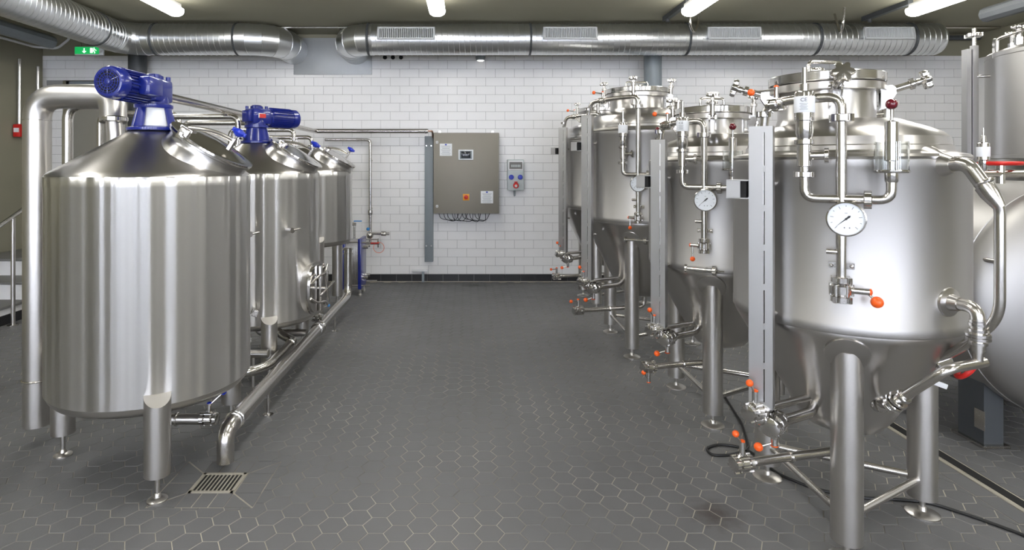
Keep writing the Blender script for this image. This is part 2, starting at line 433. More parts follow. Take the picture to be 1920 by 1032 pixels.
M().cyl((0, .95, .0), (0, .95, 1.48), .018).build('post', 'satin', hr)
M().lathe([(.045, 0), (.045, .008), (.02, .012)], (0, 0, 0)).build('base_plate', 'pipe', hr)

# ================================================================ CEILING: lamps, ducts, conduits
def lamp(x, y0, label, group=None):
    L = 1.5; t = thing('ceiling_lamp', (x, y0, 2.93), label, 'ceiling lamp', group)
    prof = [(-.075, .075), (-.08, .05), (-.07, .022), (-.04, .004), (0, 0), (.04, .004), (.07, .022), (.08, .05), (.075, .075)]
    fm = Matrix(((1, 0, 0, 0), (0, 0, 1, -L/2), (0, 1, 0, 0), (0, 0, 0, 1)))
    M().prism([(a, b) for a, b in prof], fm, L).build('diffuser', 'lamp', t, ang=60)
    M().box((0, 0, .095), (.13, L-.06, .04)).build('housing', 'lampb', t)
    for s in (-.5, .5): M().cyl((0, s, .11), (0, s, .181), .008).build('mount', 'lampb', t)
LX = (-2.87, -.29, 2.2, 4.41)
names = ['white tube lamp on the ceiling in front of the elbow of the ventilation duct', 'white tube lamp on the ceiling over the tiled aisle before the spotlight',
         'white tube lamp on the ceiling beside the grey drain pipe', 'white tube lamp on the ceiling before the closed end of the duct']
for i, x in enumerate(LX):
    lamp(x, 5.86-.75, names[i], 'tube lamps under the ceiling')
    for y in (2.15, -.85, -3.85): lamp(x, y, 'white tube lamp on the ceiling of the near part of the room', 'tube lamps over the near part of the room')
for i, x in ((2, 2.2), (3, 4.41)):
    t = M().box((x, 6.24, 3.085), (.05, .7, .05)).build('lamp_rail', 'drain', loc=(x, 6.24, 3.06))
    tag(t, 'dark mounting rail running from the lamp to the wall, beside the grey drain pipe' if i == 2 else 'dark mounting rail on the ceiling above the closed duct end', 'rail')
    M().cyl((0, .25, -.03), (0, .25, .02), .02).build('bracket', 'drain', t)

DR, DY, DZ = .178, 6.8, 2.905
def spiral(a, b, R, pitch=.062, hgt=.0035):
    a = V(a); b = V(b); f = frame(a, b-a); Ln = (b-a).length; n = 28; m = M(); vs = []; fs = []
    steps = int(Ln/pitch*n)
    for i in range(steps+1):
        th = 2*PI*i/n; z = i*pitch/n
        for dr, dz in ((-.001, -.004), (hgt, 0), (-.001, .004)):
            vs.append(f @ V(((R+dr)*math.cos(th), (R+dr)*math.sin(th), max(0, min(Ln, z+dz)))))
        if i: 
            k = (i-1)*3; fs += [[k, k+1, k+4, k+3], [k+1, k+2, k+5, k+4]]
    return m.add(vs, fs)
def duct_elbow(m, c0, d0, d1, R, rb, n=5):
    """gored elbow starting at c0 heading d0 and turning to d1 about a bend radius rb; returns the end point"""
    d0 = V(d0).normalized(); d1 = V(d1).normalized(); c = V(c0)+d1*rb; rings = []
    ax = d0.cross(d1)
    for k in range(n+1):
        th = PI/2*k/n
        p = c-d1*rb*math.cos(th)+d0*rb*math.sin(th); t = d0*math.cos(th)+d1*math.sin(th); u = ax; v = t.cross(u)
        rings.append([p+u*R*math.cos(2*PI*i/32)+v*R*math.sin(2*PI*i/32) for i in range(32)])
    vs = []; fs = []
    for k in range(n):                       # each gore is its own straight piece, so the seams stay sharp
        b = len(vs); vs += rings[k]+rings[k+1]
        for i in range(32): j = (i+1) % 32; fs.append([b+i, b+j, b+32+j, b+32+i])
    m.add(vs, fs)
    return c+d0*rb, rings
def hoop(parent, p, ax, R):
    p = V(p); ax = V(ax).normalized()
    o = M().lathe([(R+.001, -.012), (R+.007, -.012), (R+.009, -.006), (R+.005, 0), (R+.009, .006), (R+.007, .012), (R+.001, .012)], p, ax, 32, cap=False).build('band', 'drain', parent)
    M().cyl(p+V((0, 0, R)), V((p.x, p.y, ZC-parent.location.z)), .0035, n=6).build('hanger_rod', 'pipe', o)
# left duct: comes from the front along the left side, turns along the wall, turns into the wall
XD = -3.93
ld = thing('ventilation_duct', (XD, DY, DZ), 'galvanised spiral duct turning from the left side along the wall above the blue motors', 'duct', 'galvanised ventilation ducts')
rb = .27
M().cyl((0, -7.5, 0), (0, -rb, 0), DR, n=48).build('duct_run', 'galv', ld)
spiral((0, -5, 0), (0, -rb-.03, 0), DR).build('spiral_seam', 'galv', ld)
m = M(); e, rg = duct_elbow(m, (0, -rb, 0), (0, 1, 0), (1, 0, 0), DR+.002, rb, 4); m.build('elbow', 'galv', ld, ang=12)
seam = M()
for q in rg: seam.tube(q+[q[0]], .004, n=6)
seam.build('elbow_seam', 'galv', ld)
xe = -2.22-XD; 
M().cyl((rb, 0, 0), (xe-rb, 0, 0), DR, n=48).build('duct_run', 'galv', ld)
spiral((rb+.05, 0, 0), (xe-rb-.18, 0, 0), DR).build('spiral_seam', 'galv', ld)
M().cyl((xe-rb-.16, 0, 0), (xe-rb, 0, 0), DR+.003, n=48).build('coupling', 'galv', ld)
m = M(); e, rg = duct_elbow(m, (xe-rb, 0, 0), (1, 0, 0), (0, 1, 0), DR+.002, rb+.05, 4); m.build('elbow', 'galv', ld, ang=12)
seam = M()
for q in rg: seam.tube(q+[q[0]], .004, n=6)
seam.build('elbow_seam', 'galv', ld)
M().cyl(e, (e[0], YB-.005-DY, 0), DR, n=48).build('wall_stub', 'galv', ld)
hoop(ld, (0, -.55, 0), (0, 1, 0), DR); hoop(ld, (.38, 0, 0), (1, 0, 0), DR); hoop(ld, (1.31, 0, 0), (1, 0, 0), DR)
# right duct
X0 = -1.07; X1 = 5.4
rd = thing('ventilation_duct', (X0, DY, DZ), 'long galvanised spiral duct with four air grilles and a closed end', 'duct', 'galvanised ventilation ducts')
Lr = X1-X0
M().lathe([(DR, 0), (DR, Lr-.03), (DR-.012, Lr-.004), (DR-.03, Lr)], (0, 0, 0), (1, 0, 0), 48).build('duct_run', 'galv', rd)
spiral((.02, 0, 0), (Lr-.03, 0, 0), DR).build('spiral_seam', 'galv', rd)
m = M(); e, rg = duct_elbow(m, (0, 0, 0), (-1, 0, 0), (0, 1, 0), DR+.002, rb+.05, 4); m.build('elbow', 'galv', rd, ang=12)
seam = M()
for q in rg: seam.tube(q+[q[0]], .004, n=6)
seam.build('elbow_seam', 'galv', rd)
M().cyl(e, (e[0], YB-.005-DY, 0), DR, n=48).build('wall_stub', 'galv', rd)
def lx(px): return (px-875)/1112*DY-X0
for px in (692, 993, 1285, 1525, 1700): hoop(rd, (lx(px), 0, 0), (1, 0, 0), DR)
for a, b in ((712, 817), (1015, 1113), (1315, 1412), (1600, 1692)):
    c = (lx(a)+lx(b))/2; ln = lx(b)-lx(a); th = math.radians(33)
    rot = Matrix.Rotation(th, 3, 'X') ; n = V((0, -math.cos(th*.9), math.sin(th*.9)))
    ctr = V((c, 0, 0))+V((0, -math.cos(math.radians(9)), math.sin(math.radians(9))))*(DR+.012)
    R3 = Matrix.Rotation(-math.radians(9), 3, 'X')
    gr = M(); 
    def loc(x, z, y=0): return ctr+R3 @ V((x, y, z))
    for s in (-1, 1):
        gr.box(loc(0, s*.062), (ln, .022, .016), R3); gr.box(loc(s*(ln/2-.008), 0), (.016, .022, .13), R3)
    gr = gr.build('air_grille', 'grille', rd)
    M().box(loc(0, 0, .006), (ln-.02, .004, .115), R3).build('shadow_gap', 'dark', gr)
    nb = 30; bm_ = M().box((0, 0, 0), (.009, .016, .112)).mesh('blade', 'grille')
    for k in range(nb):
        o = inst(bm_, 'blade', gr, loc(-ln/2+.02+(ln-.04)*k/(nb-1), 0, -.004)); o.rotation_euler = (R3 @ Matrix.Rotation(.5, 3, 'Z')).to_euler()
# plate on the wall that both ducts pass through
t = M().box((-1.68, YB-.016, 2.83), (.98, .016, .46), bev=.003).build('duct_wall_plate', 'galvp', loc=(-1.68, YB-.02, 2.6))
tag(t, 'smooth grey sheet metal plate on the wall where both ducts enter', 'wall plate')
# drain pipes on the wall
for x, lab, z0 in ((2.26, 'grey vertical drain pipe on the tiled wall behind the right tanks', 0), (-4.05, 'dark vertical drain pipe beside the door', 0)):
    y = 7.2 if x > 0 else 7.30
    t = thing('drain_pipe', (x, y, 0), lab, 'drain pipe')
    M().cyl((0, 0, z0), (0, 0, ZC), .105, n=32).build('tube', 'trunk' if x > 0 else 'drain', t)
    M().lathe([(.106, 2.98), (.125, 3.0), (.125, 3.06), (.106, 3.08)], n=32, cap=False).build('socket', 'drain', t)
    M().torus((0, 0, 2.3), (0, 0, 1), .108, .008).build('clamp', 'trunk', t)
# conduits
def conduit(label, pts, r, m='pipe', name='conduit', bend=.05, cat='conduit', group=None, clips=()):
    base = V(min(pts, key=lambda p: p[2]))
    t = M().tube(pts, r, bend=bend, n=10).build(name, m, loc=base)
    for c in clips: M().torus(V(c[0])-base, c[1], r+.004, .005, 16, 6).build('clip', 'pipe', t)
    return tag(t, label, cat, group)
conduit('thin steel conduit running along the wall above the long duct', [(-2.2, 7.0, 3.092), (6.3, 7.0, 3.092)], .013, clips=[((x, 7.0, 3.088), (1, 0, 0)) for x in (-1.5, -.3, 1, 3, 4.5)])
conduit('dark conduit under the ceiling at the far right end of the wall', [(5.0, 7.38, 3.05), (6.38, 7.38, 3.05)], .03, 'drain')
conduit('grey round pipe running under the duct by the left wall', [(-4.52, 2.5, 2.80), (-4.52, 6.45, 2.80)], .07, 'trunk', name='ceiling_pipe', cat='pipe')
conduit('thin white conduit under the ceiling along the left wall', [(-5.1, 2.5, 2.86), (-5.1, 7.0, 2.86), (-4.9, 7.1, 2.86), (-4.75, 7.1, 2.98), (-4.75, 7.1, 3.11)], .014, 'white')
conduit('dark insulated pipe under the ceiling above the tall upright tank', [(4.9, 2.6, 2.88), (4.9, 5.6, 2.88)], .07, 'drain', name='ceiling_pipe', cat='pipe')
for k, (x, z) in enumerate(((-5.28, 2.72), (-5.28, 2.68))):
    y = 7.0 if k == 0 else 7.3
    conduit('thin steel pipe fixed up the left wall ending at the red box' if k == 0 else 'thin steel pipe fixed up the left wall behind the red box pipe', [(x, y, z), (x, y, 1.95 if k == 0 else .6)], .018, 'pipe', name='wall_pipe', cat='pipe')
# hooped cables near the lamps
conduit('thin grey looped cable hanging near the ceiling lamp by the drain pipe', [(2.35, 6.2, 3.11), (2.33, 6.2, 2.92), (2.42, 6.3, 2.86), (2.5, 6.4, 3.0), (2.5, 6.4, 3.11)], .012, name='cable_loop', cat='cable', bend=.1)
conduit('bent grey conduit hanging above the closed end of the duct', [(3.95, 6.2, 3.11), (3.93, 6.2, 2.9), (4.0, 6.35, 2.86), (4.0, 6.45, 3.11)], .012, name='cable_loop', cat='cable', bend=.1)
# exit sign
ex = thing('exit_sign', (-4.40, 6.92, 2.745), 'lit green emergency exit sign hanging in front of the door', 'exit sign')
M().box((0, 0, .05), (.335, .03, .1), bev=.006).build('housing', 'white', ex)
M().box((-.02, -.017, .054), (.28, .006, .082)).build('panel', 'green', ex)
pic = M()
fz = -.0215
pic.box((-.05, fz, .06), (.012, .003, .04)); pic.prism([(-.075, .046), (-.025, .046), (-.05, .022)], Matrix(((1, 0, 0, 0), (0, 0, 1, fz-.0015), (0, 1, 0, 0), (0, 0, 0, 1))), .003)
pic.box((.035, fz, .054), (.03, .003, .058))
pic.cyl((.066, fz, .08), (.066, fz-.003, .08), .007, n=12)
pic.tube([(.066, fz, .07), (.058, fz, .048), (.075, fz, .035), (.07, fz, .02)], .005, bend=.01, n=6); pic.tube([(.058, fz, .048), (.042, fz, .04), (.035, fz, .026)], .004, bend=.01, n=6)
pic.tube([(.064, fz, .068), (.085, fz, .06), (.09, fz, .05)], .004, bend=.01, n=6)
pic.build('pictogram', 'exitw', ex)
M().box((.147, -.012, .055), (.03, .012, .05)).build('side_box', 'white', ex)
for s in (-.1, .1): M().cyl((s, 0, .1), (s, 0, ZC-2.745), .004, n=8).build('hanger_rod', 'pipe', ex)
# red fire alarm box
fb = thing('fire_alarm_box', (-5.27, 7.0, 1.80), 'small red alarm box at the end of a thin wall pipe', 'alarm box')
M().box((0, 0, .07), (.09, .12, .15), bev=.012).build('box', 'red', fb)
M().box((.046, 0, .075), (.004, .06, .05)).build('label', 'white', fb); M().box((0, -.061, .075), (.06, .004, .05)).build('label', 'white', fb)
# round spotlight under the duct, three holes
sp = thing('spot_lamp', (.173, YB-.01, 2.78), 'small round downlight on the wall under the long duct', 'spotlight')
M().lathe([(.05, -.06), (.062, -.03), (.06, .04), (.035, .06)], (0, -.07, .05), n=24).build('housing', 'trunk', sp)
M().lathe([(.045, -.064), (.03, -.072), (.001, -.075)], (0, -.07, .05), n=24).build('bulb', 'glow', sp)
M().box((0, -.01, .05), (.05, .03, .05)).build('mount', 'trunk', sp)
for px in (722, 737, 752):
    x = (px-875)/1112*YB
    t = M().lathe([(.026, 0), (.026, .008), (.018, .012)], (x, YB-.008, 2.818), (0, -1, 0), 20).build('pipe_sleeve', 'dark', loc=(x, YB-.01, 2.79))
    tag(t, 'black round pipe sleeve in the wall under the duct, one of three', 'pipe sleeve', 'black sleeves in a row under the duct')

# ================================================================ LEFT: brewing vessels
def disc_lug(m, c, ax, r, h, n=20): m.lathe([(r*.9, 0), (r, h*.2), (r, h*.8), (r*.9, h)], V(c)-V(ax).normalized()*h/2, ax, n)
def nut(m, c, ax, r, h):                     # slotted round union nut
    m.lathe([(r*.86, 0), (r, h*.12), (r, h*.88), (r*.86, h)], V(c)-V(ax).normalized()*h/2, ax, 20)
    f = frame(c, ax)
    for k in range(4):
        a = PI/2*k+.4; p = f @ V((r*math.cos(a), r*math.sin(a), 0)); d = (p-V(c)).normalized()
        m.box(p, (r*.34, r*.34, h*.96), frame((0, 0, 0), ax, d).to_3x3())
def valve(root, c, ax, stem, hend, r=.026, km='orange', knob=.0135, name='butterfly_valve', sl=.05):
    c = V(c); ax = V(ax).normalized(); stem = V(stem).normalized()
    m = M(); nut(m, c-ax*r*1.25, ax, r*1.15, r*.8); nut(m, c+ax*r*1.25, ax, r*1.15, r*.8)
    m.lathe([(r*.8, -r*.9), (r*1.3, -r*.5), (r*1.3, r*.5), (r*.8, r*.9)], c, ax, 20)
    for k in range(6):
        f = frame(c, ax); a = PI/3*k; q = f @ V((r*1.2*math.cos(a), r*1.2*math.sin(a), 0)); m.cyl(q-ax*r*.75, q+ax*r*.75, r*.2, n=8)
    s1 = c+stem*(r+sl); m.cyl(c+stem*r*.8, s1, r*.42, n=14)
    b = m.build(name, 'polish', root)
    e = s1-stem*.01; h = e+V(hend)
    M().cyl(e, h, .0042, n=8).build('handle', 'pipe', b)
    M().ball(h, knob, n=14, m=10).build('knob', km, b)
    M().lathe([(r*.44, 0), (r*.44, .004), (r*.2, .008)], s1, stem, 14).build('stem_cap', km, b)
    return b
def leg(root, x, y, z0, z1, r, cut=False, foot_r=.042):
    m = M()
    if cut:                                   # obliquely cut top standing proud of the shell
        n = 24; d = V((x, y, 0)).normalized(); vs = []; fs = []
        for i in range(n):
            a = 2*PI*i/n; p = V((r*math.cos(a), r*math.sin(a), 0)); vs.append((x+p.x, y+p.y, z0))
        for i in range(n):
            a = 2*PI*i/n; p = V((r*math.cos(a), r*math.sin(a), 0)); vs.append((x+p.x, y+p.y, z1-p.dot(d)*.75))
        fs = [[i, (i+1) % n, n+(i+1) % n, n+i] for i in range(n)]+[list(range(n))[::-1], [n+i for i in range(n)]]
        m.add(vs, fs)
    else: m.lathe([(r, z0), (r, z1)], (x, y, 0), n=28)
    l = m.build('leg', 'satin', root)
    M().lathe([(foot_r, 0), (foot_r, .006), (foot_r*.8, .012), (.016, .016), (.014, .03), (.0105, .034), (.0105, z0+.01)], (x, y, FT), n=24).build('foot', 'satin', l)
    return l
def kettle(x, y, R, zt, zb, label, motor=None):
    """vessel with cone roof: motor = (azimuth, open lantern) or None"""
    t = thing('brewing_kettle', (x, y, 0), label, 'brewing vessel', 'brewing kettles in a row')
    M().lathe([(R-.004, zb), (R, zb+.004), (R, zt-.05), (R+.0015, zt-.048), (R+.0015, zt-.004), (R-.003, zt)], n=96).build('shell', 'shell', t, ang=50)
    top = zt+.225
    M().lathe([(R-.002, zt-.001), (R-.006, zt+.006), (R-.022, zt+.02), (.106, top-.004), (.1, top), (.06, top)], n=96).build('cone_roof', 'cone', t, ang=30)
    M().lathe([(.03, zb-.06), (R-.10, zb-.055), (R-.03, zb-.04), (R-.012, zb-.02), (R-.006, zb), (R-.02, zb+.002)], n=96).build('bottom', 'satin', t, ang=50)
    rl = R+.002
    for a in LEGA:
        leg(t, rl*math.cos(a), rl*math.sin(a), .115, zb+.055, .054, cut=True)
    # manhole on the roof, facing the aisle
    sl = math.radians(32); nrm = V((math.sin(sl), 0, math.cos(sl))); dn = V((math.cos(sl), 0, -math.sin(sl)))
    c = V((.275, -.03, zt+.098)); mr = .195; off = .04
    M().lathe([(mr+.02, -.09), (mr+.014, -.01), (mr+.003, .012), (mr, .024), (mr, off), (mr+.012, off+.004), (mr+.012, off+.012)], c, nrm, 64, cap=False).build('manhole_neck', 'cone', t, ang=40)
    lid = M().lathe([(mr+.014, off+.013), (mr+.018, off+.017), (mr+.016, off+.026), (mr-.012, off+.024), (mr-.03, off+.026), (.08, off+.044), (.001, off+.05)], c, nrm, 64).build('manhole_lid', 'polish', t, ang=40)
    k = c+nrm*(off+.05)
    # hinge on the uphill front side, closing bar across the lid with blue knob
    hp = c+nrm*(off+.03)+V((0, -.185, 0))-dn*.07
    h = M(); h.box(hp, (.05, .03, .06), Matrix.Rotation(sl, 3, 'Y'), bev=.004); h.box(hp+nrm*.028+V((0, .02, 0)), (.06, .05, .012), Matrix.Rotation(sl, 3, 'Y')); h.cyl(hp+V((0, -.03, .0)), hp+V((0, .03, .0)), .008)
    h.build('hinge', 'pipe', t)
    a = hp+nrm*.035; b = k+dn*.10+nrm*.055+V((0, -.06, 0))
    M().tube([a, (a+b)/2+nrm*.02, b], .011, n=10).build('closing_bar', 'pipe', t)
    q = M(); q.cyl(b-nrm*.05, b+nrm*.035, .008, n=10); q.box(b-nrm*.02, (.014, .03, .06), Matrix.Rotation(sl, 3, 'Y')); q = q.build('clamp_bolt', 'pipe', t)
    e = b+nrm*.05
    w_ = M().lathe([(.012, -.022), (.026, -.012), (.03, 0), (.022, .012), (.01, .016)], e, nrm, 16)
    for s in (-1, 1): w_.box(e+dn*s*.026, (.022, .016, .02), Matrix.Rotation(sl, 3, 'Y'), bev=.003)
    w_.build('wing_knob', 'bluep', q)
    if motor: gear_motor(t, top, *motor)
    return t
def gear_motor(root, z0, az, openl):
    d = V((math.cos(az), math.sin(az), 0)); side = V((-d.y, d.x, 0))
    zg = z0+.195
    c = V((0, 0, zg))
    Rz = Matrix.Rotation(az, 3, 'Z')
    mb = M(); mr = .073
    s0, s1 = .07, .345
    prof = [(.05, s0), (.062, s0+.012), (.062, s0+.03), (mr-.006, s0+.035)]
    mb.lathe(prof+[(mr-.006, s1-.06), (mr, s1-.058), (mr, s1-.012), (mr-.008, s1), (mr-.018, s1+.002)], c, d, 32)
    for k in range(30):                       # cooling fins
        a = 2*PI*k/30; p = c+d*((s0+s1-.025)/2)+(side*math.cos(a)+V((0, 0, 1))*math.sin(a))*(mr-.003)
        mb.box(p, (s1-s0-.10, .004, .012), Matrix((d, (-side*math.sin(a)+V((0, 0, 1))*math.cos(a)), (side*math.cos(a)+V((0, 0, 1))*math.sin(a)))).transposed())
    mo = mb.build('gear_motor', 'blue', root)
    e = c+d*(s1+.003)
    M().lathe([(mr-.02, 0), (mr-.02, .0015)], e, d, 32).build('fan_opening', 'dark', mo)
    gm = M()
    for r in (.012, .024, .036, .048): gm.torus(e+d*.002, d, r, .0022, 28, 6)
    for k in range(8):
        a = PI*k/8; u = side*math.cos(a)+V((0, 0, 1))*math.sin(a); gm.cyl(e-u*.053+d*.002, e+u*.053+d*.002, .0016, n=6)
    gm.lathe([(.014, 0), (.012, .005), (.001, .007)], e, d, 16)
    gm.build('fan_grille', 'blue', mo)
    tb = M().box(c+d*.17+side*.09, (.11, .055, .085), Rz, bev=.008)
    tb.build('terminal_box', 'blue', mo)
    gb = M(); gb.box(c+d*.01, (.15, .13, .115), Rz, bev=.014)
    gb.lathe([(.066, -.08), (.07, -.05), (.06, .0)], c, n=28); gb.lathe([(.045, .05), (.045, .075), (.03, .085)], c, n=20)
    for a in range(4):
        q = c+Rz @ V((.052*(1 if a < 2 else -1), .045*(1 if a % 2 else -1), .055)); gb.cyl(q, q+V((0, 0, .022)), .012, n=8)
    gb.box(c-d*.08, (.03, .09, .085), Rz, bev=.006)
    gb = gb.build('gearbox', 'blue', mo)
    M().box(c+side*(-.0668)+V((0, 0, .005)), (.055, .002, .035), Rz).build('rating_plate', 'white', mo)
    if openl:
        lt = M(); lt.lathe([(.118, 0), (.122, .004), (.122, .014), (.105, .02), (.1, .022), (.1, .0)], (0, 0, z0-.004), n=40, cap=False)
        lt.lathe([(.05, .112), (.086, .112), (.088, .118), (.088, .13), (.075, .135)], (0, 0, z0-.004), n=40)
        for k in range(4):
            a0 = math.radians(-10)+k*PI/2-.24; n = 6; vs = []; fs = []
            for i in range(n+1):
                a = a0+.48*i/n
                for (r, z) in ((.112, .015), (.084, .115), (.072, .115), (.1, .015)): vs.append((r*math.cos(a), r*math.sin(a), z0+z))
            for i in range(n):
                for j in range(4): fs.append([i*4+j, i*4+(j+1) % 4, (i+1)*4+(j+1) % 4, (i+1)*4+j])
            fs += [[0, 1, 2, 3], [n*4+3, n*4+2, n*4+1, n*4]]; lt.add(vs, fs)
        lt.build('lantern', 'blue', mo)
        M().lathe([(.092, .02), (.073, .112)], (0, 0, z0-.004), n=40).build('guard_plate', 'white', mo)
        g_ = M()
        for (x, z, w_, h_) in ((0, .098, .004, .016), (.007, .104, .012, .003), (.007, .097, .009, .003)): g_.box((-.012+x, -.0785, z0+z-.006), (w_, .004, h_))
        g_.build('printed_mark', 'ink', mo)
    else:
        M().lathe([(.112, 0), (.112, .014), (.098, .018), (.072, .112), (.085, .116), (.085, .134)], (0, 0, z0-.004), n=40).build('lantern', 'blue', mo)
        if True: M().box(V((.07, -.07, zg+.0)), (.045, .003, .03), Matrix.Rotation(.6, 3, 'Z')).build('warning_label', 'red', mo)
KX = -1.565
a1 = math.atan2(2.57-2.966, -1.34+1.565); LEGA = [a1, a1-2*PI/3, a1+2*PI/3]
K1 = kettle(KX, 2.966, .454, 1.405, .405, 'big brushed steel kettle with white plated blue motor stand, beside the wide vapour pipe', (-PI/2-.06, True))
K2 = kettle(KX, 4.42, .454, 1.40, .37, 'brushed steel kettle with an oval side hatch and a solid blue motor stand', (math.radians(52), False))
K3 = kettle(KX, 5.75, .447, 1.40, .75, 'short steel kettle on long legs with no motor, nearest the white wall', None)
# oval hatch and sampling stubs on the middle kettle
ha = M(); hz = .565; ox = .43
def oval(a, b, n=48, p=2.6): return [(math.copysign(abs(math.cos(2*PI*i/n))**(2/p), math.cos(2*PI*i/n))*a, math.copysign(abs(math.sin(2*PI*i/n))**(2/p), math.sin(2*PI*i/n))*b) for i in range(n)]
fx = Matrix(((0, 0, 1, 0), (1, 0, 0, 0), (0, 1, 0, 0), (0, 0, 0, 1)))       # frame z -> +X
def at_x(x, z=hz, y=0): m_ = fx.copy(); m_.translation = V((x, y, z)); return m_
hn = M().prism(oval(.142, .18), at_x(.33), .15).build('side_hatch_neck', 'satin', K2)
hd = M().prism(oval(.152, .19), at_x(.482), .012); hd.prism(oval(.135, .172), at_x(.494), .01); hd = hd.build('side_hatch_door', 'polish', K2)
hb = M()
for s in (-1, 1): hb.tube([(.508, -.13, hz+s*.05), (.53, -.05, hz+s*.1), (.53, .05, hz+s*.1), (.508, .13, hz+s*.15)], .009)
hb.box((.52, 0, hz), (.02, .03, .33), bev=.004); hb.cyl((.50, 0, hz), (.57, 0, hz), .012)
hb.build('hatch_yoke', 'pipe', hd)
hw = M(); hw.cyl((.57, -.11, hz-.03), (.57, .11, hz+.03), .008); hw.cyl((.57, .03, hz-.1), (.57, -.03, hz+.1), .008); hw.build('hatch_hand_bar', 'polish', hd)
hi = M(); hi.cyl((.49, .16, hz-.1), (.49, .16, hz+.1), .011); hi.box((.47, .15, hz), (.05, .02, .09)); hi.build('hatch_hinge', 'pipe', hd)
for o_ in (hn, hd): o_.rotation_euler.z = math.radians(-13)
for (ang, zz) in ((-75, 1.0), (-44, 1.01)):
    a = math.radians(ang); d = V((math.cos(a), math.sin(a), 0)); p = d*.45+V((0, 0, zz))
    m = M(); m.cyl(p, p+d*.05, .014); m.cyl(p+d*.045, p+d*.07, .019, n=8); m.cyl(p+d*.06, p+d*.06+V((.05, .03, .01)), .008)
    m.build('sampling_tap', 'pipe', K2)
a = math.radians(-72); d = V((math.cos(a), math.sin(a), 0))
nt_ = M(); nut(nt_, d*.475+V((0, 0, .47)), d, .024, .03); nt_.cyl(d*.44+V((0, 0, .47)), d*.5+V((0, 0, .47)), .015); nt_.build('drain_plug', 'pipe', K2)

def pipe(name, label, pts, r, bend=.08, m='pipe', cat='pipe', flanges=(), group=None, n=20):
    """one pipe; flanges: (point, axis, radius, thickness) become parts"""
    base = V(min(pts, key=lambda p: p[2])); t = thing(name, base, label, cat, group)
    M().tube([V(p)-base for p in pts], r, bend=bend, n=n, seg=10).build('tube', m, t, ang=50)
    for (p, ax, fr, ft) in flanges:
        q = M(); disc_lug(q, V(p)-base, ax, fr, ft, 28); q.build('flange', 'polish', t)
    return t
# wide vapour pipe of the first kettle
vp = pipe('vapour_pipe', 'wide dull steel vapour pipe rising beside the first kettle and bending over its roof', [(-2.245, 3.1, .10), (-2.245, 3.1, 1.815), (-1.85, 3.1, 1.815), (-1.835, 3.08, 1.68)], .064, .125, 'satin', 'vapour pipe',
     [((-1.832, 3.078, 1.695), (0, 0, 1), .062, .03), ((-2.245, 3.1, 1.69), (0, 0, 1), .066, .004)], n=32)
b = V((-2.245, 3.1, .10))
q = M(); q.tube([V((-1.832, 3.078, 1.685))-b, V((-1.815, 3.07, 1.53))-b], .04); q.build('roof_nozzle', 'satin', vp)
q = M(); q.torus((0, 0, .24), (0, 0, 1), .066, .006, 28, 8); q.box((.10, -.02, .24), (.09, .03, .006), Matrix.Rotation(-.3, 3, 'Z')); q.build('bracket', 'pipe', vp)
# twin pipes behind, going over to a flange
pipe('vapour_pipe', 'slim steel pipe behind the wide vapour pipe, bending over to a flange', [(-2.96, 4.4, 0.01), (-2.96, 4.4, 1.91), (-2.58, 4.4, 1.91), (-2.58, 4.4, 1.2)], .036, .12, 'pipe', 'vapour pipe', [((-2.58, 4.4, 1.80), (0, 0, 1), .062, .035)])
pipe('vapour_pipe', 'slimmest steel pipe beside the left wall, bending over at the height of the motors', [(-3.06, 4.95, 0.01), (-3.06, 4.95, 1.89), (-2.4, 4.95, 1.89), (-2.4, 4.95, .1)], .024, .10, 'pipe', 'vapour pipe')
# long overhead pipe along the kettles then along the wall to the cable trunk
pipe('overhead_pipe', 'long steel pipe running above the kettles and along the white wall to the cabinet trunk', [(-1.845, 3.45, 1.877), (-1.845, 7.2, 1.877), (-.47, 7.2, 1.877)], .027, .06, 'pipe', 'pipe', [((-.50, 7.2, 1.877), (1, 0, 0), .031, .02)])
t_ = M().tube([(-.47, 7.2, 1.877), (-.42, 7.2, 1.877), (-.42, 7.33, 1.85), (-.42, 7.40, 1.8)], .012, bend=.03).build('cable_elbow', 'copper', loc=(-.42, 7.4, 1.8)); tag(t_, 'copper coloured elbow leading from the overhead pipe into the grey trunk', 'pipe')
# roof pipes of kettle 2 and 3
for (yy, zz, xe_, ze, lab) in ((4.50, 1.826, -1.735, 1.575, 'bent steel feed pipe dropping onto the roof of the middle kettle'), (4.78, 1.80, -1.70, 1.453, 'second bent steel feed pipe behind the motor of the middle kettle'), (5.72, 1.80, -1.665, 1.626, 'bent steel feed pipe dropping onto the roof of the short kettle'), (5.95, 1.74, -1.55, 1.57, 'lower bent feed pipe at the back of the short kettle roof')):
    p = pipe('feed_pipe', lab, [(-2.28, yy, .01), (-2.28, yy, zz), (xe_, yy, zz), (xe_, yy, ze)], .021, .06, 'pipe', 'pipe', [((xe_, yy, ze+.035), (0, 0, 1), .04, .015), ((xe_, yy, ze+.085), (0, 0, 1), .04, .015)], 'feed pipes over the kettle roofs')
    q = M(); b = V((-2.28, yy, .01)); c = V((xe_, yy, ze+.06))-b
    for k in range(4): a = PI/4+k*PI/2; q.cyl(c+V((.03*math.cos(a), .03*math.sin(a), -.04)), c+V((.03*math.cos(a), .03*math.sin(a), .04)), .006, n=8)
    q.build('union_bolts', 'pipe', p)
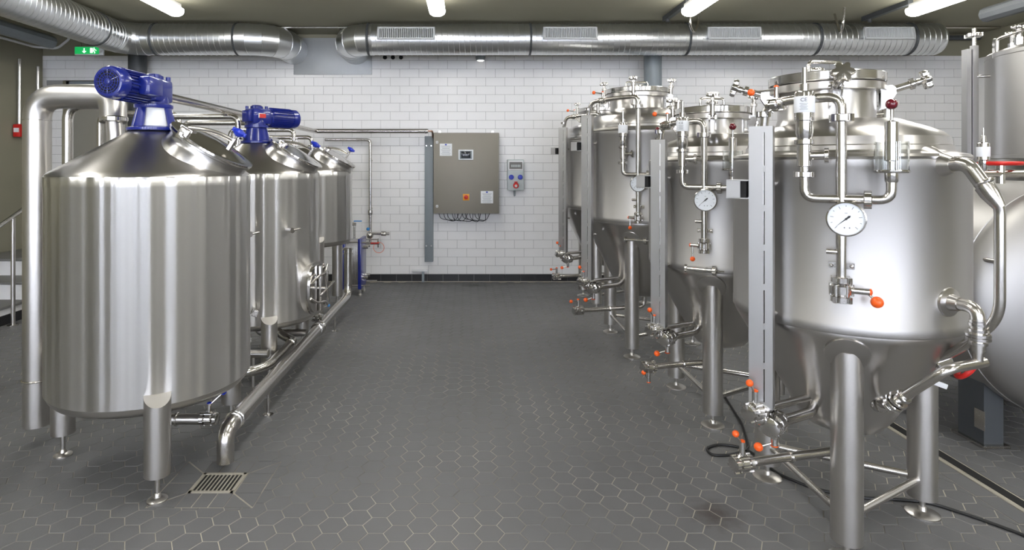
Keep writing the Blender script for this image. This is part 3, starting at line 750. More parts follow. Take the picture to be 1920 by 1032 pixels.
# main collecting pipe on the floor side of the kettles
MX, MZ = -1.155, .185
mp = pipe('collecting_pipe', 'long steel collecting pipe along the kettles, its elbow turned down over the floor drain', [(MX, 2.84, .035), (MX, 2.84, MZ), (MX, 5.77, MZ), (MX, 5.77, .66)], .04, .11, 'pipe', 'pipe',
     [((MX, 2.96, MZ), (0, 1, 0), .048, .016), ((MX, 2.935, MZ), (0, 1, 0), .046, .010), ((MX, 4.6, MZ), (0, 1, 0), .052, .05), ((MX, 4.66, MZ), (0, 1, 0), .05, .02), ((MX, 5.77, .645), (0, 0, 1), .05, .02), ((MX, 5.77, .60), (0, 0, 1), .046, .012)], n=28)
b = V((MX, 2.84, .035))
for yy in (3.45, 5.2):
    M().cyl((0, yy-2.84, .11-.0), (0, yy-2.84, FT-.035), .009).build('support', 'pipe', mp); M().lathe([(.03, 0), (.03, .006), (.012, .01)], (0, yy-2.84, FT-.035)).build('support_foot', 'polish', mp)
valve(mp, (-.13, .12, .155), (1, 0, 0), (0, 0, 1), (.06, .03, .055), r=.026, km='bluep', knob=.014)
bv = valve(mp, (-.05, 1.95, .19), (1, 0, 0), (0, 0, 1), (.085, .02, .03), r=.026, km='lblue', knob=.012)
# cross pipes under the kettles
for (yy, z0_, lab) in ((3.0, .332, 'dark steel outlet pipe under the first kettle leading to the collecting pipe'), (4.45, .307, 'dark steel outlet pipe under the middle kettle leading to the collecting pipe')):
    pipe('outlet_pipe', lab, [(KX, yy, z0_+.01), (KX, yy, .17), (MX-.17, yy, .17)] if yy < 4 else [(KX, yy, z0_), (KX, yy, .2), (MX-.045, yy, .2)], .026, .05, 'satin', 'pipe', [((KX+.1, yy, .17 if yy < 4 else .2), (1, 0, 0), .034, .012)])
pipe('outlet_pipe', 'dark crosswise steel pipe low behind the first kettle', [(-1.9, 3.62, .19), (-1.33, 3.62, .19), (-1.25, 3.75, .19), (-1.25, 4.3, .19), (-1.35, 4.38, .19), (-1.45, 4.38, .28)], .03, .1, 'pipe', 'pipe', [((-1.25, 4.2, .19), (0, 1, 0), .036, .012)])
vv = pipe('outlet_pipe', 'low pipe with a slotted union between the first and middle kettles', [(-2.0, 3.89, .22), (-1.3, 3.89, .22)], .026, .05, 'satin', 'pipe', [((-1.5, 3.89, .22), (1, 0, 0), .045, .05)])
q = M(); q.cyl((.55, 0, .03), (.55, 0, .1), .012); nut(q, (.55, 0, .09), (0, 0, 1), .03, .03); q.build('vent_union', 'polish', vv)
for p_ in (vv,):
    M().cyl((.1, 0, -.025), (.1, 0, -.218), .01).build('support', 'satin', p_); M().cyl((.6, 0, -.025), (.6, 0, -.218), .01).build('support', 'satin', p_)
# plate heat exchanger behind the short kettle
hx = thing('plate_cooler', (-1.28, 6.75, 0), 'blue framed plate heat exchanger with steel ports behind the collecting pipe', 'heat exchanger')
M().box((-.09, 0, .36), (.035, .34, .56), bev=.004).build('end_plate', 'blue', hx); M().box((.09, 0, .36), (.035, .34, .56), bev=.004).build('end_plate', 'blue', hx)
for k in range(12): M().box((-.066+k*.012, 0, .36), (.009, .28, .5), bev=.001).build('plate', 'pipe', hx)
for z_ in (.12, .6):
    M().cyl((-.13, -.14, z_), (.2, -.14, z_), .008).build('tie_bar', 'polish', hx); M().cyl((-.13, .14, z_), (.24, .14, z_), .008).build('tie_bar', 'polish', hx)
for (y_, z_) in ((-.07, .2), (.07, .2), (-.07, .54), (.07, .54)): M().cyl((.1, y_, z_), (.17, y_, z_), .02).build('port', 'polish', hx)
for y_ in (-.13, .13):
    for x_ in (-.09, .09): M().lathe([(.022, FT), (.022, .02), (.012, .03), (.012, .09)], (x_, y_, 0)).build('foot', 'satin', hx)
tp = M(); tp.cyl((.02, -.1, .64), (.02, -.1, .80), .012); tp.cyl((-.0, -.1, .80), (.04, -.1, .80), .016); tp = tp.build('tap', 'pipe', hx)
M().box((.06, -.1, .835), (.09, .016, .012), bev=.003).build('lever', 'lblue', tp); M().cyl((.02, -.1, .8), (.02, -.1, .835), .006).build('stem', 'pipe', tp)
# water pipe on the wall with taps
wp = pipe('water_pipe', 'thin steel water pipe on the white wall dropping to two taps', [(-1.75, 7.32, 1.778), (-1.19, 7.32, 1.778), (-1.19, 7.32, .62)], .018, .05, 'pipe', 'pipe', [((-1.35, 7.32, 1.778), (1, 0, 0), .022, .012), ((-1.19, 7.32, .88), (0, 0, 1), .03, .06), ((-1.19, 7.32, .77), (0, 0, 1), .022, .012)])
m = M(); m.ball((0, -.02, -.02), .045, n=16, m=8); m.cyl((0, -.02, 0), (.14, -.03, 0), .016); nut(m, (.17, -.03, 0), (1, 0, 0), .026, .06); m.cyl((.19, -.03, 0), (.24, -.03, 0), .017); tp = m.build('tap', 'pipe', wp)
M().ball((-.02, -.05, .06), .02).build('tap_knob', 'lblue', tp)
for z_ in (.3, .9): M().cyl((0, .0, z_), (0, .13, z_), .012).build('wall_clip', 'pipe', wp)
m = M(); m.cyl((0, 0, -.01), (0, -.0, -.13), .016); m.cyl((-.2, -.02, -.12), (.12, -.02, -.12), .015); nut(m, (-.13, -.02, -.12), (1, 0, 0), .024, .06); m.cyl((.1, -.02, -.17), (.1, -.02, -.06), .01); tp = m.build('lower_tap', 'pipe', wp)
m = M().torus((.11, -.03, -.17), (0, 1, 0), .065, .0025, 32, 6); m.build('chain_ring', 'orange', tp); M().box((.06, -.03, -.115), (.1, .016, .014), bev=.003).build('lever', 'red', tp)

# ================================================================ wall equipment
tr = thing('wall_trunking', (-.47, 7.43, .24), 'tall narrow grey cable trunk on the white wall beside the control cabinet', 'cable trunk')
TZ0, TZ1 = .265, 1.83
M().box((0, -.02, (TZ1-TZ0)/2+.02), (.105, .07, TZ1-TZ0), bev=.003).build('cover', 'trunk', tr)
for z_ in (.22, TZ1-TZ0-.1):
    for s in (-1, 1): M().cyl((s*.03, -.05, z_), (s*.03, -.062, z_), .008, n=8).build('screw', 'polish', tr)
cb = thing('control_cabinet', (-.005, 7.44, .83), 'large brown grey steel control cabinet with touch screen on the white wall', 'control cabinet')
CW, CH = .80, .99; cy = -.20
M().box((0, -.10, CH/2+.04), (CW, .18, CH), bev=.006).build('body', 'cab', cb)
cd_ = M().box((0, cy, CH/2+.04), (CW-.004, .022, CH-.004), bev=.005).build('door', 'cab', cb)
def cp(px, py, y=7.23): return V(((px-875)/1112*y+.005, 0, CAM_H+(312-py)/1112*y-.83))
def panel(mb, px, py, wpx, hpx, d, y0=cy-.011, bev=.002):
    c = cp(px, py); return mb.box((c.x, y0-d/2, c.z), (wpx*.0065, d, hpx*.0065), bev=bev)
for (px, py) in ((836, 281), (913, 370)):
    s_ = panel(M(), px, py, 23, 23, .002, bev=0).build('notice', 'paper', cd_)
    ln = M()
    for k in range(8): panel(ln, px, py-7+k*2.3, 18-(k % 3)*2, .5, .0006, cy-.0131, 0)
    ln.build('notice_lines', 'ink', cd_); panel(M(), px, py-9.5, 3.5, 2.6, .0007, cy-.0131, 0).build('notice_logo', 'bluep', cd_)
s_ = panel(M(), 873.5, 290.5, 28, 19, .012).build('touch_screen', 'dial', cd_); panel(M(), 873.5, 290.5, 23, 15, .002, cy-.0232).build('screen_border', 'trunk', cd_); panel(M(), 873.5, 290.5, 18, 12.5, .002, cy-.0252).build('screen_glass', 'screen', cd_)
s_ = panel(M(), 874, 370, 12, 12, .008).build('main_switch', 'yellow', cd_); c = cp(874, 370)
k_ = M().lathe([(.026, 0), (.026, .008), (.018, .012)], (c.x, cy-.019, c.z), (0, -1, 0), 20); k_.box((c.x, cy-.034, c.z), (.048, .014, .016), Matrix.Rotation(.5, 3, 'Y'), bev=.003); k_.build('switch_knob', 'red', cd_)
for py in (267, 387):
    panel(M(), 819.5, py, 4.5, 4.5, .006).build('lock', 'white', cd_)
    c = cp(819.5, py); M().cyl((c.x, cy-.017, c.z), (c.x, cy-.0185, c.z), .006, n=10).build('lock_core', 'ink', cd_)
for s in (-.33, .33): M().box((s, -.03, CH+.055), (.03, .012, .04)).build('wall_lug', 'pipe', cb)
cl = M()
for k in range(9):
    x = -.3+k*.055+random.uniform(-.01, .01)
    cl.tube([(x-.04, -.06, .05), (x-.02, -.05, -.03-.03*random.random()), (x+.1+.1*random.random(), -.045, -.06-.03*random.random()), (x+.16, -.05, .05)], .004, bend=.05, n=6)
cl.build('cables', 'drain', cb)
so = thing('socket_box', (.607, 7.43, 1.13), 'pale power socket box with two blue sockets and a red one beside the cabinet', 'socket box')
SW, SH = .205, .385
M().box((0, -.05, SH/2+.02), (SW, .09, SH), bev=.01).build('housing', 'cream', so)
M().box((0, -.098, SH-.055), (SW-.02, .012, .12), bev=.004).build('window_frame', 'white', so)
M().box((0, -.105, SH-.055), (SW-.045, .004, .085)).build('breaker_window', 'step', so)
br = M()
for k in range(6): br.box((-.05+k*.02, -.108, SH-.06), (.014, .004, .03))
br.build('breakers', 'cream', so)
for s in (-1, 1):
    M().lathe([(.031, 0), (.031, .02), (.027, .026), (.005, .028)], (s*.055, -.095, .185), (0, -1, 0), 20).build('blue_socket', 'lblue' if s > 5 else 'bluep', so)
rs_ = M().lathe([(.033, 0), (.035, .03), (.03, .036)], (.0, -.095, .085), (-.0, -1, -.15), 24); rs_.box((0, -.12, .125), (.04, .03, .014), bev=.004); rs_ = rs_.build('red_socket', 'red', so)
M().cyl((0, -.131, .079), (0, -.136, .078), .017, n=16).build('socket_face', 'white', rs_)
q = M(); q.cyl((-.01, -.05, .02), (-.01, -.05, -.035), .012, n=10); q.cyl((-.02, -.05, -.04), (0, -.05, -.04), .012, n=10); q.build('cable_gland', 'trunk', so)
fbx = thing('junction_tray', (-.585, 7.42, .0), 'small pale bracket with a short post on the skirting below the grey trunk', 'bracket')
M().box((.0, -.0, .145), (.2, .05, .022), bev=.004).build('shelf', 'white', fbx); M().box((.04, 0, .068), (.03, .03, .132)).build('post', 'trunk', fbx)

# ================================================================ RIGHT: cone bottomed tanks
AU = V((-.54, -.84, 0)).normalized(); AT = V((-AU.y, AU.x, 0))       # outward at the instrument side, and along it
AT = V((.84, -.54, 0)).normalized()
def star_knob(c, ax, r=.034):
    f = frame(c, ax); n = 60; m = M(); vs = []; fs = []
    for (s, z) in ((.35, 0), (.95, .006), (1.0, .016), (.9, .026), (.3, .03)):
        for i in range(n):
            a = 2*PI*i/n; q = r*s*(1-.30*(.5-.5*math.cos(6*a))**1.3); vs.append(f @ V((q*math.cos(a), q*math.sin(a), z)))
    for k in range(4):
        for i in range(n): j = (i+1) % n; fs.append([k*n+i, k*n+j, (k+1)*n+j, (k+1)*n+i])
    fs += [list(range(n))[::-1], [4*n+i for i in range(n)]]
    m.add(vs, fs); m.lathe([(r*.35, -.016), (r*.3, .002)], c, ax, 16); return m
def fermenter(x, y, R, zs, zb, zc, rl, label, lidz, opened, detail=2, lever=False, dlid=(-.05, .0)):
    t = thing('fermentation_tank', (x, y, 0), label, 'fermentation tank', 'cone bottomed fermentation tanks')
    k = R/.416
    M().lathe([(R-.004, zb-.006), (R, zb), (R, zb+.03), (R-.0012, zb+.032), (R-.0012, zs-.035), (R, zs-.033), (R, zs-.003), (R-.004, zs)], n=96).build('shell', 'ferm', t, ang=50)
    h = lidz-.06-zs          # rise of the dome up to the neck
    d0 = zs+.14*k
    M().lathe([(R-.003, zs-.002), (R+.002, zs+.008), (R-.006, zs+.018), (R-.045, zs+.027), (R-.05, zs+.033), (R-.053, zs+.05), (R-.058, zs+.054), (R-.064, zs+.085), (R-.085, zs+.105*k), (R-.125, zs+.125*k), (.25*k, d0), (.2*k, d0+.02), (.02, d0+.03)], n=96).build('dome', 'cone', t, ang=22)
    rb_ = .10*k; zr = zc+.09
    M().lathe([(.02, zc), (rb_*.9, zc+.008), (rb_*1.4, zc+.03), (rb_*1.76, zc+.075), (rb_*2.1, zc+.14), (R-.014, zb-.03), (R-.006, zb-.012), (R-.008, zb)], n=96).build('cone', 'cone', t, ang=40)
    def cone_r(z): return rb_*2.1+(R-.014-rb_*2.1)*(z-zc-.14)/(zb-.03-zc-.14)
    # legs, pads, braces
    LP = [V((-rl*.5, -rl*.866, 0)), V((-rl*.5, rl*.866, 0)), V((rl, 0, 0))]
    for p in LP:
        zt_ = zc+.14+(rl+.04-rb_*2.1)/(R-.014-rb_*2.1)*(zb-.03-zc-.14)
        l = leg(t, p.x, p.y, .075, min(zt_, zb-.02), .053, foot_r=.062)
        u = p.normalized(); pr = rl+.05; zp = zc+.14+(pr-rb_*2.1)/(R-.014-rb_*2.1)*(zb-.03-zc-.14)
        sl_ = math.atan2(zb-.17-zc, R-.014-rb_*2.1)
        nn = V((u.x*math.sin(sl_), u.y*math.sin(sl_), -math.cos(sl_)))
        M().lathe([(.074, -.004), (.074, .006), (.068, .008)], V((u.x*(pr-.012), u.y*(pr-.012), zp-.02)), nn, 32).build('pad', 'cone', l)
    for i in range(3):
        a, b = LP[i], LP[(i+1) % 3]; d = (b-a).normalized()*.04
        M().cyl(a+d+V((0, 0, .155)), b-d+V((0, 0, .155)), .0145, n=14).build('brace', 'pipe', t)
    # manway
    mc = V((dlid[0]*k, dlid[1], 0)); mr = .178*k; z0 = d0-.03
    M().lathe([(mr+.02, z0), (mr+.004, z0+.045), (mr, z0+.06), (mr, lidz-.075), (mr+.03, lidz-.073), (mr+.034, lidz-.07), (mr+.034, lidz-.043), (mr+.03, lidz-.04), (mr, lidz-.04)], mc, n=72, cap=False).build('manway_neck', 'cone', t, ang=30)
    ld_ = M().lathe([(.02, lidz-.038), (mr+.032, lidz-.038), (mr+.036, lidz-.034), (mr+.036, lidz-.003), (mr+.032, lidz), (mr-.02, lidz+.001), (mr-.05, lidz+.012), (.02, lidz+.022)], mc, n=72).build('manway_lid', 'polish', t, ang=30)
    hq = [mc+V((-.075*k, -.01, lidz+.005)), mc+V((-.075*k, -.01, lidz+.062)), mc+V((.075*k, .01, lidz+.062)), mc+V((.075*k, .01, lidz+.005))]
    M().tube(hq, .0075, bend=.02).build('lid_handle', 'polish', ld_)
    for a_, op in ((math.radians(-112), opened), (math.radians(-22), opened), (math.radians(68), False), (math.radians(158), opened)):
        u = V((math.cos(a_), math.sin(a_), 0)); tn = V((-u.y, u.x, 0)); p = mc+u*(mr+.045)+V((0, 0, lidz-.07))
        sb = M(); R3 = Matrix((u, tn, V((0, 0, 1)))).transposed()
        fm = R3.to_4x4()
        for s in (-1, 1):
            f2 = Matrix((u, V((0, 0, 1)), tn*1.0)).transposed().to_4x4(); f2.translation = p+tn*(s*.017-.004)
            sb.prism([(-.03, .02), (-.03, -.075), (-.012, -.07), (.022, -.012), (.02, .012), (.008, .022)], f2, .008)
        sb.cyl(p-tn*.026, p+tn*.026, .009, n=12)
        sb = sb.build('swing_bolt_lug', 'polish', t)
        dr_ = (u*.94+V((0, 0, .30))).normalized() if op else (V((0, 0, 1))+u*.06).normalized()
        bt = M(); bt.cyl(p, p+dr_*.10, .0095, n=12); bt.cyl(p+dr_*.01, p+dr_*.085, .014, n=12); nut(bt, p+dr_*.082, dr_, .019, .018)
        bt.build('swing_bolt', 'pipe', sb)
        star_knob(p+dr_*.115, dr_, .042 if op else .036).build('star_knob', 'polish', sb)
    # capped nozzle on the dome
    np_ = V((.27*k, .12*k, 0)); q = M(); q.cyl(np_+V((0, 0, d0-.06)), np_+V((0, 0, d0+.10)), .026, n=20); q.build('dome_nozzle', 'pipe', t)
    q = M(); nut(q, np_+V((0, 0, d0+.105)), (0, 0, 1), .04, .02); q.build('nozzle_cap', 'polish', t)
    M().tube([np_+V((-.1, .0, d0-.02)), np_+V((-.1, 0, d0+.055)), np_+V((-.02, 0, d0+.06))], .014, bend=.05).build('dome_side_pipe', 'pipe', t)
    # level guard on the aisle side
    gd = V((-.9, -.436, 0)).normalized(); gp = gd*(R+.088); gt = V((.80, -.60, 0)).normalized(); gn = V((-gt.y, gt.x, 0))*-1   # gn faces the aisle corner
    if gn.y > 0: gn = -gn
    gz0, gz1 = zc+.17, zs+.125
    RR = Matrix((gt, gn, V((0, 0, 1)))).transposed()
    gm = M(); hh = gz1-gz0; zc_ = (gz0+gz1)/2
    gm.box(gp-gt*.012+V((0, 0, zc_)), (.050, .004, hh), RR); gm.box(gp+gt*.031+V((0, 0, zc_)), (.026, .004, hh), RR)
    gm.box(gp-gt*.036-gn*.02+V((0, 0, zc_)), (.004, .042, hh), RR); gm.box(gp+gt*.043-gn*.02+V((0, 0, zc_)), (.004, .042, hh), RR)
    nb_ = int(hh/.135)
    for i in range(nb_+1): gm.box(gp+gt*.0155+V((0, 0, gz0+.012+(hh-.024)*i/nb_)), (.008, .004, .024), RR)
    gm = gm.build('level_guard', 'guard', t, ang=20)
    M().cyl(gp-gn*.022+gt*.008+V((0, 0, gz0-.02)), gp-gn*.022+gt*.008+V((0, 0, gz1+.02)), .013, n=14).build('level_tube', 'glass' if False else 'pipe', t)
    bz = zs-.115
    bb = M(); bp_ = gp-gt*.075-gn*.005
    for s in (-1, 1): bb.box(bp_+V((0, 0, bz+s*.034)), (.075, .07, .004), RR); 
    bb.box(bp_-gt*.012+gn*.033+V((0, 0, bz)), (.05, .004, .07), RR); bb.box(bp_-gn*.033+V((0, 0, bz)), (.075, .004, .07), RR)
    bb = bb.build('guard_bracket', 'guard', t); M().box(bp_+gn*.0+gt*.01+V((0, 0, bz)), (.04, .06, .062), RR).build('bracket_hollow', 'dark', bb)
    for z_ in (gz0+.35, gz1-.22): M().cyl(gp-gn*.02, gp-gn*.02, .001) ; M().cyl(gd*(R-.01)+V((0, 0, z_)), gp-gn*.03+V((0, 0, z_)), .009, n=8).build('guard_stay', 'pipe', t)
    # instrument tree at the front
    u0 = R+.068
    t0 = 0 if k < 1.1 else .115
    if t0: u0 = math.sqrt(u0*u0-t0*t0)
    def P(tt, z, u=0): return AU*(u0+u)+AT*(tt+t0)+V((0, 0, z))
    zt = zs-.141 if k < 1.1 else zs-.33                 # cross tee height
    top = zs+.216 if k < 1.1 else zs+.24
    gtop = gp-gn*.022+gt*.008
    yh = top-.01
    M().tube([P(0, zt-.16), P(0, top), P(-.16, top, -.03), gtop+V((0, 0, top-.015))+ (P(-.16, top)-gtop-V((0, 0, top)))*.12, gtop+V((0, 0, gz1-.02))], .0165, bend=.045, n=16).build('riser_pipe', 'pipe', t)
    q = M(); nut(q, P(0, top-.075), (0, 0, 1), .036, .026); q.build('riser_union', 'polish', t); q = M(); nut(q, gtop+V((0, 0, gz1+.045)), (0, 0, 1), .026, .022); q.build('riser_union', 'polish', t)
    vc = (P(-.16, top, -.03)+gtop+V((0, 0, top)))*.5; vc.z = top-.012
    dv = (gtop+V((0, 0, top))-P(-.16, top, -.03)); dv.z = 0
    valve(t, vc, dv, (0, 0, 1), -AT*.085+V((0, 0, -.004)) if lever else -AT*.07+V((0, 0, .012)), r=.02, sl=.045)
    # cross: relief valve on the left, glass trap on the right
    M().tube([P(-.112, zt+.075), P(-.112, zt), P(0, zt), P(.05, zt), P(.142, zt), P(.142, zt+.075)], .0155, bend=.07, n=16).build('cross_pipe', 'pipe', t)
    q = M(); nut(q, P(.076, zt), AT, .028, .024); q.build('cross_union', 'polish', t); q = M(); nut(q, P(-.112, zt+.085), (0, 0, 1), .033, .02); q.build('cross_union', 'polish', t)
    b_ = P(-.112, 0)
    rv = M().lathe([(.012, zt+.09), (.016, zt+.095), (.016, zt+.112), (.024, zt+.115), (.024, zt+.19), (.033, zt+.194), (.033, zt+.208), (.022, zt+.212), (.028, zt+.232), (.028, zt+.275), (.0325, zt+.278), (.0325, zt+.376), (.03, zt+.382), (.016, zt+.384), (.016, zt+.408), (.0085, zt+.41), (.0085, zt+.468)], (b_.x, b_.y, 0), n=28).build('relief_valve', 'polish', t)
    M().lathe([(.0330, zt+.305), (.0334, zt+.306), (.0334, zt+.362), (.0330, zt+.363)], (b_.x, b_.y, 0), n=28, cap=False).build('rating_sticker', 'paper', rv)
    if detail > 1:
        fo = Matrix((AT, V((0, 0, 1)), AU)).transposed().to_4x4(); fo.translation = b_+AU*.0338+V((0, 0, zt+.349)); text_part('sticker_text', 'CE', .018, fo, 'ink', rv)
        ln = M()
        for i in range(5): ln.box(b_+AU*.0338+V((0, 0, zt+.336-i*.005)), (.026-(i % 2)*.006, .0006, .0011), Matrix((AT, AU, V((0, 0, 1)))).transposed())
        ln.build('sticker_lines', 'ink', rv)
    M().tube([b_+V((0, 0, zt+.152)), b_+AT*.065+V((0, 0, zt+.152))], .015).build('relief_outlet', 'polish', rv); q = M(); nut(q, b_+AT*.068+V((0, 0, zt+.152)), AT, .023, .014); q.build('outlet_nut', 'polish', rv)
    c_ = P(.142, 0)
    sg = M().lathe([(.017, zt+.06), (.02, zt+.065), (.02, zt+.09), (.05, zt+.092), (.052, zt+.095), (.052, zt+.1), (.05, zt+.102), (.012, zt+.104), (.012, zt+.13), (.02, zt+.134), (.02, zt+.262), (.012, zt+.265), (.005, zt+.268), (.005, zt+.31)], (c_.x, c_.y, 0), n=28).build('air_trap', 'polish', t)
    M().lathe([(.049, zt+.102), (.049, zt+.196), (.0465, zt+.196), (.0465, zt+.102), (.049, zt+.102)], (c_.x, c_.y, 0), n=36, cap=False).build('glass_cup', 'glass', sg)
    M().ball((c_.x, c_.y, zt+.322), .0185).build('ball_handle', 'burg', sg)
    # pressure gauge
    gc = P(.014, zt-.066, .035); fa = (AU+V((0, 0, -.0))).normalized()
    gg = M().lathe([(.03, -.03), (.054, -.026), (.056, 0), (.0595, .002), (.0595, .01), (.055, .012), (.054, .006)], gc, fa, 48, cap=False)
    gg.cyl(gc-fa*.035, gc-fa*.02, .03); gg = gg.build('pressure_gauge', 'polish', t)
    M().lathe([(.0541, .003), (.0541, .0045)], gc, fa, 48).build('dial', 'dial', gg)
    ff = Matrix((AT, V((0, 0, 1)), AU)).transposed()
    tk = M()
    for i in range(11):
        a = math.radians(225-27*i); ln_ = .010 if i % 2 == 0 else .005
        tk.box(gc+ff @ V((math.cos(a)*(.047-ln_/2), math.sin(a)*(.047-ln_/2), .0049)), (ln_, .0016, .0006), ff @ Matrix.Rotation(a, 3, 'Z'))
    for s in (-.5, 1): tk.cyl(gc+ff @ V((s*.01, -.03, .0045)), gc+ff @ V((s*.01, -.03, .0055)), .0022, n=8)
    tk.box(gc+ff @ V((0, .02, .0049)), (.008, .0015, .0006), ff); tk.build('dial_marks', 'ink', gg)
    nd = M(); a = math.radians(222); dv_ = V((math.cos(a), math.sin(a), 0)); pe = V((-dv_.y, dv_.x, 0))
    o_ = lambda v: gc+ff @ (v+V((0, 0, .0062)))
    nd.add([o_(dv_*.043), o_(pe*.0018), o_(-dv_*.012+pe*.004), o_(-dv_*.018), o_(-dv_*.012-pe*.004), o_(-pe*.0018)], [[0, 1, 2, 3, 4, 5]])
    nd.cyl(gc+fa*.005, gc+fa*.0085, .004, n=10); nd.build('needle', 'black', gg)
    # down pipe with stub, wall bracket and valve
    zl = zt-.315
    M().tube([P(0, zt-.10), P(0, zl)], .0155, n=16).build('down_pipe', 'pipe', t)
    M().cyl(P(-.045, zt-.185), P(0, zt-.185), .0095, n=12).build('stub', 'pipe', t)
    q = M(); q.box(P(0, zt-.235, -.022), (.078, .006, .022), Matrix((AT, AU, V((0, 0, 1)))).transposed()); q.cyl(P(0, zt-.235, -.06), P(0, zt-.235, -.02), .008)
    for s in (-1, 1): q.ball(P(s*.03, zt-.235, -.018), .007, n=10, m=6)
    q.build('pipe_bracket', 'polish', t)
    if lever: valve(t, P(0, zl), (0, 0, 1), AT, AT*.03+AU*.01+V((0, 0, -.03)), r=.027, knob=.0195, sl=.055)
    else: valve(t, P(0, zl), (0, 0, 1), -AT, V((0, 0, -.075)), r=.024, sl=.045)
    # bottom: two valves on the cone at the guard foot and the drain pipe
    zv = zc+.16; cr = cone_r(zv)-.015
    e0 = gp+gd*.045; e0.z = zv
    M().tube([gd*cr+V((0, 0, zv)), e0], .0145, n=14).build('level_inlet', 'pipe', t)
    valve(t, e0-gd*.02, gd, (0, 0, 1), V((-.03, -.02, .048)), r=.026)
    pv = gp-gd*.05+gt*.02+V((0, 0, zv-.055)); 
    M().tube([gd*(cr-.02)+V((0, 0, zv-.01)), gd*(cr+.04)+gt*.03+V((0, 0, zv-.045)), pv], .02, bend=.04, n=14).build('racking_pipe', 'pipe', t)
    q = M(); q.ball(gp+V((0, 0, zv-.03)), .026); q.cyl(gp+V((0, 0, zv-.03)), gp+V((0, 0, gz0+.0)), .016); q.build('valve_elbow', 'polish', t)
    valve(t, pv, gd+gt*.3, (0, 0, -1), -gt*.05+gn*.03+V((0, 0, -.02)), r=.032, knob=.0165)
    zd = zc-.095
    ed = V((-.50*k, -.12*k, zd))
    M().tube([V((0, 0, zc+.02)), V((0, 0, zd)), ed], .0175, bend=.06, n=14).build('drain_tube', 'pipe', t)
    valve(t, ed*.94+V((0, 0, zd*.06)), V((-.5, -.12, 0)), (0, 0, 1) if lever else (0, 0, -1) if k < 1.1 else (0, 0, 1), V((-.035, -.02, .05)) if k < 1.1 else V((-.06, -.02, .0)), r=.026, sl=.06)
    hl = V((-.25*k, -.06*k, zd)); q = M(); q.torus(hl, (-.5, -.12, 0), .019, .005, 20, 6); q.build('pipe_clip', 'polish', t)
    if not lever:                     # short sampling tube across the front of the shell foot
        z_ = zb+.02 if k < 1.1 else zb-.12; q = M(); q.cyl(P(-.10, z_, -.01), P(.04, z_, -.01), .011, n=12); nut(q, P(-.095, z_, -.01), AT, .022, .014); nut(q, P(.05, z_, -.01), AT, .024, .02); q.cyl(P(.06, z_, -.01), P(.1, z_, -.005), .005, n=8); q.cyl(P(0, z_, -.01), P(0, z_, -.09), .008, n=8); q.build('sampling_tube', 'polish', t)
    a_ = math.radians(-60); 
    return t, cone_r
FA, cra = fermenter(1.565, 2.47, .416, 1.477, .852, .364, .333, 'cone bottomed steel tank with a big elbow pipe, beside the black cable loop', 1.825, True, 2, True, (-.06, .02))
fermenter(1.54, 3.6, .416, 1.477, .87, .364, .333, 'smaller cone bottomed steel tank between the elbow piped one and the taller pair', 1.80, False, 2)
fermenter(1.45, 4.84, .5, 1.72, 1.03, .40, .392, 'taller cone bottomed steel tank in front of the one by the wall', 2.075, False, 1)
fermenter(1.5, 6.3, .5, 1.72, 1.03, .40, .392, 'taller cone bottomed steel tank standing by the white wall', 2.06, False, 1)
# side piping of the first fermenter
b17 = math.radians(17); o17 = V((math.sin(b17), -math.cos(b17), 0)); 
def O(u, z, d=0): return o17*u+V((o17.y*-d, o17.x*d, z)) if False else o17*u+V((math.cos(b17)*d, math.sin(b17)*d, z))
nz = M().lathe([(.07, -.03), (.06, .0), (.052, .012), (.05, .02), (.03, .024), (.024, .05)], o17*.40+V((0, 0, .975)), o17, 32).build('side_nozzle', 'cone', FA)
M().tube([O(.43, .975), O(.505, .975), O(.505, .83)], .021, bend=.045, n=16).build('nozzle_elbow', 'pipe', FA)
q = M()
for z_, r_ in ((.935, .024), (.925, .026), (.905, .026), (.89, .036), (.878, .036), (.862, .027)): q.cyl(O(.505, z_), O(.505, z_-.009), r_, n=18)
q.build('nozzle_union', 'polish', FA)
M().tube([O(.505, .86), O(.505, .79)], .015).build('tee_stem', 'pipe', FA)
tl = [O(.505, .79, .03), O(.505, .785, -.14), O(.33, .60, -.17), o17*.27+V((-.09, .02, .56))]
M().tube([V(p) for p in tl], .0165, bend=.05, n=16).build('return_pipe', 'pipe', FA)
q = M(); a, b = V(tl[1]), V(tl[2]); d = (b-a).normalized()
for s_, r_ in ((.19, .026), (.215, .034), (.235, .034), (.255, .026)): disc_lug(q, a+d*s_, d, r_, .014)
q.build('return_union', 'polish', FA); M().ball(tl[3], .036).build('return_elbow', 'polish', FA)
# big outlet elbow at the shoulder
b15 = math.radians(14); o15 = V((math.sin(b15), -math.cos(b15), 0)); s15 = V((math.cos(b15), math.sin(b15), 0))
M().lathe([(.075, -.05), (.06, -.02), (.042, .01), (.034, .03), (.026, .045)], o15*.40+V((0, 0, 1.455)), o15, 32).build('shoulder_nozzle', 'cone', FA)
pa = [o15*.43+V((0, 0, 1.455)), o15*.49+V((0, 0, 1.46)), o15*.53+s15*.018+V((0, 0, 1.385))]
M().tube(pa, .024, bend=.05, n=18).build('shoulder_elbow', 'pipe', FA)
q = M(); q.torus(pa[2]+V((0, 0, .012)), (pa[2]-pa[1]), .025, .006, 24, 8); q.lathe([(.028, 0), (.028, .03), (.018, .08)], pa[2], (pa[2]-pa[1]), 20); q.build('reducer', 'pipe', FA)
pe_ = pa[2]+(pa[2]-pa[1]).normalized()*.07; ve = V((pe_.x+.005, pe_.y, 1.30))
M().tube([pe_, ve, V((ve.x, ve.y, .95)), V((.16, -.36, .78)), V((.14, -.22, .70)), V((.05, -.14, .66))], .0155, bend=.07, n=16).build('bypass_pipe', 'pipe', FA)
